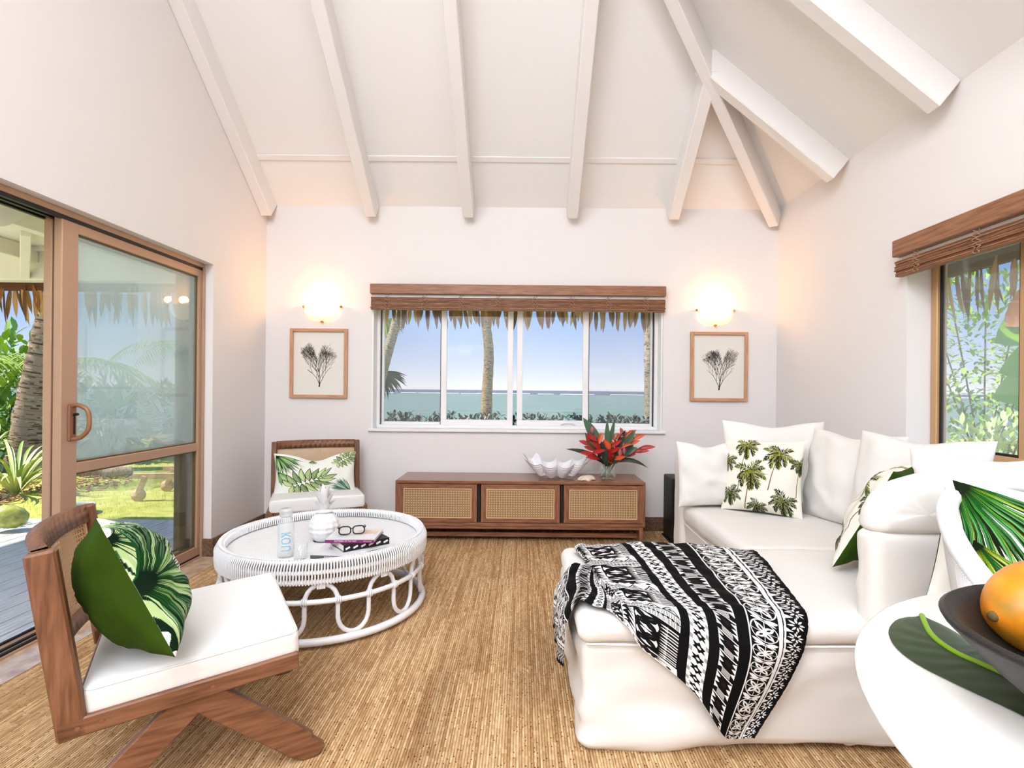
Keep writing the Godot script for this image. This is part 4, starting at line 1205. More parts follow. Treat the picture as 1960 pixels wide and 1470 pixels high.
func sofa_group() -> void:
	var t := thing("sofa", "white slipcovered sectional sofa with a chaise towards the middle of the room", "sofa", Vector3(1.6, 0, -2.6))
	var o := -t.position
	var soft_parts := [
		["base", Vector3(1.09, 0.02, -3.5), Vector3(2.14, 0.36, -1.76), 0.03, 3, 0.02, Vector3(2.5, 6, 1.3)],
		["seat_cushion", Vector3(1.07, 0.34, -3.5), Vector3(2.13, 0.468, -2.5), 0.05, 4, 0.008, Vector3(3, 3, 3)],
		["chaise_base", Vector3(0.2, 0.02, -2.53), Vector3(1.3, 0.385, -1.735), 0.045, 5, 0.034, Vector3(1.3, 9, 1.3)],
		["chaise_cushion", Vector3(0.19, 0.37, -2.54), Vector3(2.13, 0.465, -1.725), 0.045, 6, 0.007, Vector3(3, 6, 3)],
		["arm", Vector3(1.07, 0.02, -3.7), Vector3(2.14, 0.775, -3.5), 0.05, 7, 0.008, Vector3(3, 4, 3)],
		["arm", Vector3(1.15, 0.40, -1.82), Vector3(2.14, 0.77, -1.70), 0.045, 8, 0.014, Vector3(2, 7, 3)],
		["back", Vector3(2.04, 0.02, -3.7), Vector3(2.19, 0.8, -1.73), 0.05, 9, 0.008, Vector3(3, 4, 3)],
	]
	for q in soft_parts:
		var b := B.new()
		b.soft_box((q[1] + q[2]) / 2.0 + o, q[2] - q[1], q[3], 10, folds(q[4], q[5], q[6]))
		obj(q[0], b, M.linen, t)
	var b2 := B.new()
	b2.tube(curve([Vector3(0.22, 0.378, -1.728) + o, Vector3(0.7, 0.374, -1.73) + o, Vector3(1.2, 0.378, -1.728) + o], 8), 0.004, 6)
	obj("piping", b2, M.white_cloth, t); b2 = B.new()
	b2.tube(curve([Vector3(1.078, 0.345, -3.46) + o, Vector3(1.07, 0.343, -3.0) + o, Vector3(1.075, 0.345, -2.55) + o], 8), 0.004, 6)
	obj("piping", b2, M.white_cloth, t)
	# loose white cushions
	cushion("white square cushion standing against the far arm of the sofa", Vector3(1.215, 0.685, -3.40), 0.12, -0.12, Vector3(0.42, 0.42, 0.17), 11)
	cushion("large white back cushion behind the palm print cushion in the sofa corner", Vector3(1.62, 0.745, -3.36), -0.2, -0.14, Vector3(0.62, 0.58, 0.2), 12)
	cushion("tall white back cushion right of the palm print cushion", Vector3(1.88, 0.725, -3.0), -1.32, -0.2, Vector3(0.62, 0.55, 0.22), 13)
	cushion("large white back cushion behind the green backed cushion", Vector3(1.87, 0.735, -2.5), -1.25, -0.22, Vector3(0.62, 0.58, 0.22), 14)
	cushion("rumpled white cushion below the right window, behind the wicker chair", Vector3(1.88, 0.745, -2.08), -0.75, -0.3, Vector3(0.56, 0.5, 0.22), 15)
	# bolster on the near arm
	t = thing("cushion", "plump white cushion draped over the near arm of the sofa, beside the wicker chair", "cushion", Vector3(1.305, 0.765, -1.77), 0.0, "white sofa cushions")
	var b := B.new()
	var nz := FastNoiseLite.new(); nz.seed = 21; nz.frequency = 1.0; nz.fractal_octaves = 3
	var hump := curve([Vector2(0.0, -0.012), Vector2(-0.10, -0.012), Vector2(-0.143, 0.0), Vector2(-0.136, 0.05), Vector2(-0.118, 0.085), Vector2(-0.09, 0.118), Vector2(-0.03, 0.158), Vector2(0.05, 0.18), Vector2(0.125, 0.19), Vector2(0.145, 0.165), Vector2(0.146, 0.07), Vector2(0.142, 0.0), Vector2(0.11, -0.012)], 5, true)
	b.sheet(hump.size(), 20, func(u: float, v: float) -> Vector3:
		var q: Vector2 = hump[int(round(u * hump.size())) % hump.size()]
		var k := pow(maxf(sin(PI * v), 0.0), 0.3)
		var c := Vector2(0.02, 0.06)
		q = c + (q - c) * k
		var z := 0.075 * -cos(PI * v)
		var f := 0.012 * nz.get_noise_3d(q.x * 3.0, q.y * 11.0, z * 4.0)
		return Vector3(q.x + f * 0.5, q.y + f, z + f))
	obj("cover", b, M.linen, t)
	# printed cushions
	var palm := palm_print()
	t = thing("printed_cushion", "cream square cushion printed with palm trees in the far corner of the sofa", "cushion", Vector3(1.50, 0.695, -3.26), -0.62)
	t.rotation.x = -0.2
	pillow(t, 0.47, 0.47, 0.17, palm, M.green_cloth, 5)
	t = thing("printed_cushion", "palm print cushion with dark green back leaning on the near arm", "cushion", Vector3(1.535, 0.70, -2.2575), 0.0)
	t.basis = Basis(Vector3(-0.72, 0.02, 0.69), Vector3(0.28, 0.9, 0.34), Vector3(-0.614, 0.438, -0.654)).orthonormalized()
	pillow(t, 0.47, 0.47, 0.17, palm, M.green_cloth, 6)
	b = B.new(); b.box(Vector3(-0.2, -0.19, 0.022), Vector3(0.03, 0.02, 0.004)); obj("label_tab", b, M.black, t)
	throw_cloth()
	# speaker behind the far arm
	t = thing("speaker", "slim black floor speaker between sideboard and sofa", "speaker", Vector3(1.29, 0.014, -4.25))
	b = B.new(); b.box(Vector3(0, 0.265, 0), Vector3(0.2, 0.5, 0.26), 0.008); obj("cabinet", b, M.black, t)
	b = B.new(); b.box(Vector3(0, 0.27, 0.133), Vector3(0.18, 0.46, 0.008), 0.003); obj("grille", b, mat(Color(0.07, 0.07, 0.08), 0.9), t)
	b = B.new(); b.box(Vector3(0, 0.008, 0), Vector3(0.22, 0.016, 0.28), 0.003); obj("foot_plate", b, M.black, t)

func cushion(label: String, at: Vector3, turn: float, lean: float, s: Vector3, seedv: int) -> void:
	var t := thing("cushion", label, "cushion", at, 0.0, "white sofa cushions")
	t.basis = Basis(Vector3.UP, turn) * Basis(Vector3.RIGHT, lean)
	pillow(t, s.x, s.y, s.z, M.linen, M.linen, seedv, 0.03, 0.05, 24)

func throw_cloth() -> void:
	var right := curve([Vector2(1.08, -2.42), Vector2(1.03, -2.1), Vector2(0.95, -1.72), Vector2(0.88, -1.55), Vector2(0.76, -1.36)], 6)
	var front := curve([Vector2(-0.06, -1.9), Vector2(0.12, -1.84), Vector2(0.26, -1.775), Vector2(0.33, -1.72), Vector2(0.40, -1.64), Vector2(0.57, -1.50), Vector2(0.67, -1.36), Vector2(0.76, -1.36)], 6)
	var left := curve([Vector2(-0.03, -2.18), Vector2(-0.05, -2.12), Vector2(-0.045, -2.0), Vector2(-0.06, -1.9)], 6)
	var back := curve([Vector2(-0.03, -2.18), Vector2(0.17, -2.16), Vector2(0.30, -2.16), Vector2(0.275, -2.28), Vector2(0.25, -2.42), Vector2(0.42, -2.5), Vector2(0.6, -2.51), Vector2(0.85, -2.49), Vector2(1.08, -2.42)], 6)
	var pick := func(c: Array, k: float) -> Vector2:
		var f := clampf(k, 0, 1) * (c.size() - 1); var i := mini(int(f), c.size() - 2)
		return (c[i] as Vector2).lerp(c[i + 1], f - i)
	var n := FastNoiseLite.new(); n.seed = 3; n.frequency = 1.0; n.fractal_octaves = 2
	var top := 0.474
	var xl := 0.185; var zf := -1.716; var R := 0.045
	# bends a flat distance past an edge into (across, down)
	var bend := func(e: float) -> Vector2:
		if e <= -R: return Vector2(e, 0)
		var arc := e + R
		var q := R * PI / 2.0
		if arc < q: return Vector2(-R + R * sin(arc / R), R - R * cos(arc / R)) * Vector2(1, -1)
		return Vector2(0, -R - (arc - q))
	var b := B.new()
	var skin := func(s: float, k: float) -> Vector3:
		var l: Vector2 = pick.call(left, k); var r: Vector2 = pick.call(right, k)
		var f: Vector2 = pick.call(front, s); var a: Vector2 = pick.call(back, s)
		var c00: Vector2 = back[0]; var c10: Vector2 = right[0]; var c01: Vector2 = front[0]; var c11: Vector2 = right[right.size() - 1]
		var p := l * (1 - s) + r * s + a * (1 - k) + f * k - (c00 * (1 - s) * (1 - k) + c10 * s * (1 - k) + c01 * (1 - s) * k + c11 * s * k)
		var w1 := n.get_noise_2d(s * 3.2 + k * 1.2, k * 1.6) 
		var w2 := n.get_noise_2d(s * 7.0 - k * 5.0 + 40, k * 3.0 + s * 2.0)
		var ridge := exp(-pow((s - 0.36 - k * 0.14) / 0.035, 2)) * 0.016 + exp(-pow((s - 0.17 - k * 0.05) / 0.03, 2)) * 0.014 + exp(-pow((s - 0.52 + k * 0.1) / 0.03, 2)) * 0.012 * (1.0 - k)
		var ex := bend.call(xl - p.x) as Vector2
		var ez := bend.call(p.y - zf) as Vector2
		var lift := 0.007 + maxf(0.0, w1) * 0.02 + absf(w2) * 0.012 + ridge
		var hang := clampf(-(ex.y + ez.y) / 0.1, 0.0, 1.0)
		var y := top + ex.y + ez.y
		var hz := clampf(-ez.y / 0.08, 0, 1); var hx := clampf(-ex.y / 0.08, 0, 1)
		var pos := Vector3(xl - ex.x, y, zf + ez.x)
		pos += Vector3(0, lift, 0) * (1.0 - hang)
		var wave := 0.012 + 0.012 * sin(s * 21.0 + k * 4.0) + 0.01 * w1
		pos.z += hz * (0.006 + wave + hang * 0.012)
		pos.x -= hx * (0.01 + 0.012 + 0.012 * sin(k * 17.0) + hang * 0.015)
		pos.y = maxf(pos.y, 0.025)
		return pos
	b.sheet(110, 110, skin)
	var o := obj("throw_blanket", b, throw_print())
	tag(o, "black and white patterned throw draped over the chaise of the sofa", "throw")

# ---------- cane chairs ----------
# woven cane on a surface given by f(x, y), x and y in metres
func cane(b: B, w: float, h: float, step: float, f: Callable, seg := 1, thin := 0.4) -> void:
	b.flat()
	var nx := int(round(w / step)); var ny := int(round(h / step))
	var ribbon := func(p: Vector2, q: Vector2, wd: float, lift: float) -> void:
		var d := (q - p).normalized(); var s := Vector2(-d.y, d.x) * wd / 2.0
		for i in seg:
			var a := p.lerp(q, float(i) / seg); var c := p.lerp(q, float(i + 1) / seg)
			var z := Vector3(0, 0, lift)
			b.quad(f.call(a - s) + z, f.call(c - s) + z, f.call(c + s) + z, f.call(a + s) + z)
	for i in nx + 1:
		var x := -w / 2 + w * i / nx
		ribbon.call(Vector2(x, -h / 2), Vector2(x, h / 2), step * thin, 0.0008)
	for j in ny + 1:
		var y := -h / 2 + h * j / ny
		ribbon.call(Vector2(-w / 2, y), Vector2(w / 2, y), step * thin, 0.0016)
	for i in range(-ny, nx + 1):
		for dirn in [1, -1]:
			var a := Vector2(i, 0); var c := Vector2(i + ny, ny)
			if a.x < 0: a = Vector2(0, -i)
			if c.x > nx: c = Vector2(nx, nx - i)
			if c.x <= a.x: continue
			var p := Vector2(-w / 2 + w * a.x / nx, -h / 2 + h * a.y / ny); var q := Vector2(-w / 2 + w * c.x / nx, -h / 2 + h * c.y / ny)
			if dirn < 0: p.x = -p.x; q.x = -q.x
			ribbon.call(p, q, step * 0.11, 0.0024 if dirn > 0 else 0.0032)

func round_rect(hx: float, hz: float, r: float, y: float) -> Array:
	var line := []
	for c in [[1, 1, 0.0], [-1, 1, PI / 2], [-1, -1, PI], [1, -1, PI * 1.5]]:
		for k in 6:
			var a: float = c[2] + PI / 2 * k / 5.0
			line.append(Vector3(c[0] * (hx - r) + cos(a) * r, y, c[1] * (hz - r) + sin(a) * r))
	return line

func make_chair(label: String, at: Vector3, turn: float) -> Node3D:
	var t := thing("lounge_chair", label, "chair", at, turn, "")
	var W := 0.66
	var wz: Material = M.teak[2]; var wy: Material = M.teak[1]; var wx: Material = M.teak[0]
	for s in [-1.0, 1.0]:
		var x: float = s * (W / 2 - 0.02)
		# rail, rear post, V of legs
		var b := B.new(); b.bar(Vector3(x, 0.315, -0.31), Vector3(x, 0.352, 0.275), 0.04, 0.05, 0.004); obj("side_rail", b, wz, t)
		b = B.new(); b.bar(Vector3(x, 0.29, -0.275), Vector3(x, 0.79, -0.345), 0.04, 0.065, 0.006, Vector3(0, 0, 1)); obj("post", b, wy, t)
		b = B.new(); b.bar(Vector3(x * 0.95, 0.345, -0.03), Vector3(x * 0.95, 0.055, 0.30), 0.034, 0.085, 0.004, Vector3(0, 0, 1)); b.bar(Vector3(x * 0.95, 0.08, 0.27), Vector3(x * 0.95, 0.014, 0.34), 0.033, 0.07, 0.004, Vector3(0, 0, 1)); obj("leg", b, wz, t)
		b = B.new(); b.bar(Vector3(x * 0.95, 0.33, 0.02), Vector3(x * 0.95, 0.055, -0.27), 0.032, 0.085, 0.004, Vector3(0, 0, 1)); b.bar(Vector3(x * 0.95, 0.08, -0.24), Vector3(x * 0.95, 0.014, -0.31), 0.031, 0.07, 0.004, Vector3(0, 0, 1)); obj("leg", b, wz, t)
		b = B.new()
		for p in [Vector3(x + s * 0.0205, 0.337, 0.04), Vector3(x + s * 0.0205, 0.318, -0.265), Vector3(x + s * 0.0205, 0.322, -0.215)]:
			b.tube([p, p + Vector3(s * 0.0015, 0, 0)], 0.006, 8)
		obj("bolt", b, M.walnut[2], t)
	var fb := B.new(); fb.box(Vector3(0, 0.352, 0.255), Vector3(W - 0.08, 0.045, 0.035), 0.004); obj("front_rail", fb, wx, t)
	fb = B.new(); fb.box(Vector3(0, 0.315, -0.27), Vector3(W - 0.08, 0.045, 0.035), 0.004); obj("rear_rail", fb, wx, t)
	fb = B.new(); fb.box(Vector3(0, 0.336, 0.0), Vector3(W - 0.08, 0.012, 0.5), 0.0, Transform3D(Basis(Vector3.RIGHT, -0.063), Vector3())); obj("seat_deck", fb, wx, t)
	# curved back: rails and cane between the posts
	var bow := 0.055
	var on := func(p: Vector2) -> Vector3:
		var y := 0.60 + p.y
		var z := -0.275 - (y - 0.29) * 0.14
		var k := p.x / (W / 2 - 0.03)
		return Vector3(p.x, y, z - bow * (1.0 - k * k))
	for q in [[0.762, 0.065, 0.034, "top_rail"], [0.44, 0.05, 0.03, "lower_rail"]]:
		var line := []
		for i in 17: line.append(on.call(Vector2(lerpf(-W / 2 + 0.035, W / 2 - 0.035, i / 16.0), q[0] - 0.6)))
		var b := B.new()
		b.smooth()
		for i in 16:
			var a: Vector3 = line[i]; var c: Vector3 = line[i + 1]
			var n1: Vector3 = Vector3(0, 0.235, 1).normalized() * q[2] / 2.0; var u: Vector3 = Vector3(0, 1, -0.235).normalized() * q[1] / 2.0
			b.smooth(); b.quad(a - u + n1, c - u + n1, c + u + n1, a + u + n1)
			b.quad(c - u - n1, a - u - n1, a + u - n1, c + u - n1)
			b.quad(a + u + n1, c + u + n1, c + u - n1, a + u - n1)
			b.quad(a - u - n1, c - u - n1, c - u + n1, a - u + n1)
		obj(q[3], b, wx, t)
	var cb := B.new()
	cane(cb, W - 0.085, 0.28, 0.0145, func(p: Vector2) -> Vector3: return on.call(p + Vector2(0, -0.008)), 14, 0.27)
	stuff(obj("cane_panel", cb, M.cane, t))
	cb = B.new()
	for y in [-0.148, 0.132]:
		var line := []
		for i in 15: line.append(on.call(Vector2(lerpf(-W / 2 + 0.04, W / 2 - 0.04, i / 14.0), y)) + Vector3(0, 0, 0.004))
		cb.tube(line, 0.005, 6)
	for s in [-1, 1]: cb.tube([on.call(Vector2(s * (W / 2 - 0.043), -0.148)) + Vector3(0, 0, 0.004), on.call(Vector2(s * (W / 2 - 0.043), 0.132)) + Vector3(0, 0, 0.004)], 0.005, 6)
	obj("cane_edge", cb, M.cane, t)
	# seat cushion
	var sb := B.new()
	sb.x = Transform3D(Basis(Vector3.RIGHT, -0.063), Vector3(0, 0.386, 0.01))
	sb.soft_box(Vector3(), Vector3(W - 0.03, 0.085, 0.54), 0.022, 10, func(p: Vector3, d: Vector3) -> Vector3:
		var k := 1.0 - pow(absf(p.x) / 0.32, 3.0); return Vector3(0, 0.008 * k * signf(p.y), 0))
	var sc := obj("seat_cushion", sb, M.white_cloth, t)
	sb = B.new(); sb.x = Transform3D(Basis(Vector3.RIGHT, -0.063), Vector3(0, 0.386, 0.01))
	for y in [-0.034, 0.034]:
		sb = B.new(); sb.x = Transform3D(Basis(Vector3.RIGHT, -0.063), Vector3(0, 0.386, 0.01))
		var hx := W / 2 - 0.0185; var hz := 0.2665
		sb.tube(round_rect(hx, hz, 0.024, y), 0.0032, 6, false, true)
		obj("piping", sb, M.white_cloth, sc)
	return t

func chairs() -> void:
	make_chair("low teak lounge chair with cane back in the left foreground", Vector3(-1.11, 0, -1.79), 2.135)
	make_chair("low teak lounge chair with cane back in the corner under the left picture", Vector3(-1.53, 0, -3.92), 0.40)
	var t := thing("printed_cushion", "leaf print cushion with green back on the near cane chair", "cushion", Vector3(-1.168, 0.632, -1.57), 0.0)
	t.basis = Basis(Vector3.UP, 2.335) * Basis(Vector3.RIGHT, -0.4) * Basis(Vector3(0, 0, 1), -0.15)
	pillow(t, 0.5, 0.4, 0.24, leaf_print(0), M.green_cloth, 8, 0.0, 0.09)
	t = thing("printed_cushion", "leaf print cushion on the cane chair in the corner", "cushion", Vector3(-1.60, 0.55, -4.06), 0.0)
	t.basis = Basis(Vector3.UP, 0.36) * Basis(Vector3.RIGHT, -0.25)
	pillow(t, 0.60, 0.34, 0.17, leaf_print(1), M.green_cloth, 9, 0.06, 0.06)

# ---------- the white rattan coffee table and what stands on it ----------
func coffee_group() -> void:
	var c := Vector3(-1.08, 0.014, -2.91)
	var t := thing("coffee_table", "round white rattan coffee table with a woven tray top and looped base", "table", c)
	var R := 0.53; var H := 0.40
	var ring := func(r: float, y: float, n := 64) -> Array:
		var p := []
		for i in n: p.append(Vector3(cos(TAU * i / n) * r, y, sin(TAU * i / n) * r))
		return p
	var b := B.new(); b.lathe([Vector2(R - 0.03, H - 0.05), Vector2(0, H - 0.05), Vector2(0, H - 0.036), Vector2(R - 0.03, H - 0.036)], 64); 
	var wm := woven_material()
	b = B.new(); b.smooth()
	for i in 64:
		var a := TAU * i / 64; var e := TAU * (i + 1) / 64
		for q in [[H - 0.036, 1], [H - 0.052, -1]]:
			for p in ([Vector2(0, 0), Vector2(cos(a), sin(a)), Vector2(cos(e), sin(e))] if q[1] > 0 else [Vector2(0, 0), Vector2(cos(e), sin(e)), Vector2(cos(a), sin(a))]):
				b.v(Vector3(p.x * (R - 0.02), q[0], p.y * (R - 0.02)), p * (R - 0.02) * 2.6)
	obj("woven_top", b, wm, t)
	# rim: rails with wrapped strands between them
	for q in [[R - 0.016, H + 0.0, 0.014, "rim_rail"], [R, H - 0.045, 0.011, "rim_rail"], [R - 0.002, H - 0.088, 0.012, "rim_rail"], [R - 0.008, 0.032, 0.019, "base_ring"], [R - 0.012, 0.215, 0.013, "middle_ring"]]:
		b = B.new(); b.tube(ring.call(q[0], q[1]), q[2], 8, false, true); obj(q[3], b, M.rattan, t)
	b = B.new()
	b.lathe([Vector2(R - 0.02, H - 0.04), Vector2(R - 0.008, H - 0.02), Vector2(R - 0.014, H - 0.004)], 64)
	obj("rim_backing", b, mat(Color(0.55, 0.52, 0.5), 0.8), t)
	b = B.new()
	var n := 250
	for i in n:
		var a := TAU * i / n
		var d := Vector3(cos(a), 0, sin(a))
		for s in [[R - 0.004, H + 0.008, R + 0.012, H - 0.022, R + 0.012, H - 0.05], [R + 0.011, H - 0.04, R + 0.013, H - 0.065, R + 0.008, H - 0.098]]:
			b.tube([d * s[0] + Vector3(0, s[1], 0), d * s[2] + Vector3(0, s[3], 0), d * s[4] + Vector3(0, s[5], 0)], 0.0041, 5, false)
		b.tube([d * (R - 0.004) + Vector3(0, H + 0.012, 0), d * (R - 0.03) + Vector3(0, H + 0.004, 0), d * (R - 0.036) + Vector3(0, H - 0.03, 0)], 0.0041, 5, false)
	stuff(obj("wrapped_strands", b, M.rattan, t))
	# ten loops run up and down round the base
	var loops := 11
	for i in loops:
		var pts := []
		var a0 := TAU * i / loops + deg_to_rad(72.2)
		var per := TAU / loops
		var hi := H - 0.105; var lo := 0.052; var rad := 0.5
		var halfw := per * 0.25
		for k in 11:   # arch at the top
			var f := PI * k / 10.0
			pts.append([a0 - halfw * cos(f), hi - 0.085 + 0.085 * sin(f)])
		for k in 11:   # turn at the bottom
			var f := PI * k / 10.0
			pts.append([a0 + 2.0 * halfw - halfw * cos(f), lo + 0.085 - 0.085 * sin(f)])
		pts.append([a0 + per - halfw, hi - 0.085])
		var line := []
		for p in pts: line.append(Vector3(cos(p[0]) * (rad + 0.012), p[1], sin(p[0]) * (rad + 0.012)))
		b = B.new(); b.tube(line, 0.011, 8, false); obj("loop", b, M.rattan, t)
		b = B.new()
		for k in 5:
			var aa := a0 + (k - 2) * 0.014
			b.tube([Vector3(cos(aa), 0, sin(aa)) * (rad + 0.028) + Vector3(0, H - 0.085, 0), Vector3(cos(aa), 0, sin(aa)) * (rad + 0.03) + Vector3(0, hi - 0.016, 0)], 0.0045, 5)
		obj("binding", b, M.rattan, t)
		for e in [-1, 1]:
			b = B.new()
			for k in 3:
				var ab: float = a0 + e * halfw + (k - 1) * 0.018
				var lp := []
				for m in 9: lp.append(Vector3(cos(ab), 0, sin(ab)) * (rad + 0.018 + 0.015 * cos(TAU * m / 9)) + Vector3(0, 0.215 + 0.016 * sin(TAU * m / 9), 0))
				b.tube(lp, 0.004, 5, false, true)
			obj("binding", b, M.rattan, t)
	for i in 2:
		b = B.new(); b.tube([Vector3(cos(i * PI / 2 + 0.5), 0, sin(i * PI / 2 + 0.5)) * (R - 0.02) + Vector3(0, H - 0.075, 0), -Vector3(cos(i * PI / 2 + 0.5), 0, sin(i * PI / 2 + 0.5)) * (R - 0.02) + Vector3(0, H - 0.075, 0)], 0.012, 8); obj("cross_brace", b, M.rattan, t)
	var top := c.y + H - 0.036
	bottle(Vector3(-1.17, top, -2.60))
	pineapple(Vector3(-1.085, top, -2.88))
	books(top)

func bottle(p: Vector3) -> void:
	var t := thing("water_bottle", "clear glass water bottle with pale blue lettering on the rattan table", "bottle", p)
	var b := B.new()
	b.lathe([Vector2(0, 0.0), Vector2(0.036, 0.0), Vector2(0.039, 0.006), Vector2(0.039, 0.15), Vector2(0.037, 0.165), Vector2(0.026, 0.19), Vector2(0.025, 0.205), Vector2(0.0225, 0.205), Vector2(0.0235, 0.188), Vector2(0.034, 0.163), Vector2(0.0362, 0.15), Vector2(0.0362, 0.008), Vector2(0, 0.006)], 28)
	var gm := mat(Color(0.97, 0.98, 0.98, 0.2), 0.04); gm.transparency = BaseMaterial3D.TRANSPARENCY_ALPHA
	obj("glass", b, gm, t)
	b = B.new(); b.lathe([Vector2(0.0, 0.2), Vector2(0.0285, 0.2), Vector2(0.031, 0.206), Vector2(0.031, 0.232), Vector2(0.027, 0.238), Vector2(0, 0.238)], 24); 
	var cm := mat(Color(0.9, 0.92, 0.92, 0.35), 0.1); cm.transparency = BaseMaterial3D.TRANSPARENCY_ALPHA
	obj("cap", b, cm, t)
	# lettering that wraps the glass, reading downwards
	var tm := TextMesh.new(); tm.text = "KOU"; var sf := SystemFont.new(); sf.font_names = PackedStringArray(["Droid Sans"]); tm.font = sf; tm.font_size = 40; tm.pixel_size = 0.0013; tm.depth = 0.0006
	var bm := mat(Color(0.5, 0.76, 0.88), 0.5)
	var src := tm.get_mesh_arrays()
	var vs: PackedVector3Array = src[Mesh.ARRAY_VERTEX]; var ids: PackedInt32Array = src[Mesh.ARRAY_INDEX]
	b = B.new()
	for i in range(0, ids.size(), 3):
		for k in 3:
			var q := vs[ids[i + k]]
			var y := 0.082 - q.x * 0.95; var a := q.y / 0.0396 * 1.15 + 1.12
			var r := 0.0393 + q.z + 0.0004
			b.v(Vector3(cos(a) * r, y, sin(a) * r))
	obj("lettering", b, bm, t)
	t = thing("drinking_glass", "short clear drinking glass beside the water bottle", "glass", p + Vector3(0.085, 0, 0.03))
	b = B.new(); b.lathe([Vector2(0, 0.0), Vector2(0.03, 0.0), Vector2(0.036, 0.075), Vector2(0.034, 0.075), Vector2(0.0285, 0.006), Vector2(0, 0.005)], 24); obj("tumbler", b, gm, t)

func pineapple(p: Vector3) -> void:
	var t := thing("pineapple_ornament", "matt white ceramic pineapple standing on the rattan table", "ornament", p)
	var m := mat(Color(0.93, 0.92, 0.915), 0.55)
	var b := B.new()
	var prof := func(k: float) -> float: return 0.082 * pow(sin(PI * clampf(k * 0.86 + 0.1, 0, 1)), 0.55)
	b.sheet(120, 60, func(u: float, v: float) -> Vector3:
		var a := u * TAU; var r: float = prof.call(v)
		var k := sin(u * 14.0 * PI + v * 18.0) * sin(u * 14.0 * PI - v * 18.0)
		r += 0.003 * k * sin(PI * v)
		return Vector3(cos(a) * r, v * 0.165, -sin(a) * r))
	b.lathe([Vector2(0.0, 0.0), Vector2(0.055, 0.0), Vector2(0.058, 0.004)], 30)
	b.lathe([Vector2(0.05, 0.163), Vector2(0.025, 0.172), Vector2(0.0, 0.172)], 30)
	obj("body", b, m, t)
	for i in 22:
		var ring := i / 8
		var a := i * 2.4
		b = B.new(); blade(b, Vector3(cos(a) * 0.012, 0.165 + ring * 0.014, sin(a) * 0.012), Vector3(cos(a) * (0.75 - ring * 0.28), 1.0, sin(a) * (0.75 - ring * 0.28)), 0.075 + ring * 0.022, 0.034, 0.2 - ring * 0.3, 5, 0.4); obj("leaf", b, m, t)

func book(t: Node3D, w: float, d: float, h: float, cover: Material, pages: Material, top: Material = null) -> void:
	# spine along -x ... +x at the front (z = d / 2)
	var b := B.new()
	b.span(Vector3(-w / 2, 0, -d / 2), Vector3(w / 2, 0.002, d / 2)); b.span(Vector3(-w / 2, 0.002, d / 2 - 0.003), Vector3(w / 2, h - 0.002, d / 2))
	if top == null: b.span(Vector3(-w / 2, h - 0.002, -d / 2), Vector3(w / 2, h, d / 2))
	obj("cover", b, cover, t)
	if top:
		b = B.new(); b.span(Vector3(-w / 2, h - 0.002, -d / 2), Vector3(w / 2, h, d / 2)); obj("front_cover", b, top, t)
	b = B.new(); b.span(Vector3(-w / 2 + 0.003, 0.002, -d / 2 + 0.003), Vector3(w / 2 - 0.003, h - 0.002, d / 2 - 0.003)); obj("pages", b, pages, t)

func spine_text(t: Node3D, s: String, size: float, at: Vector3, m: Material, turn := 0.0) -> void:
	var tm := TextMesh.new(); tm.text = s; var sf := SystemFont.new(); sf.font_names = PackedStringArray(["Droid Sans"]); tm.font = sf; tm.font_size = 32; tm.pixel_size = size / 32.0; tm.depth = 0.0006
	var o := obj("lettering", tm, m, t); o.position = at; o.rotation.y = turn

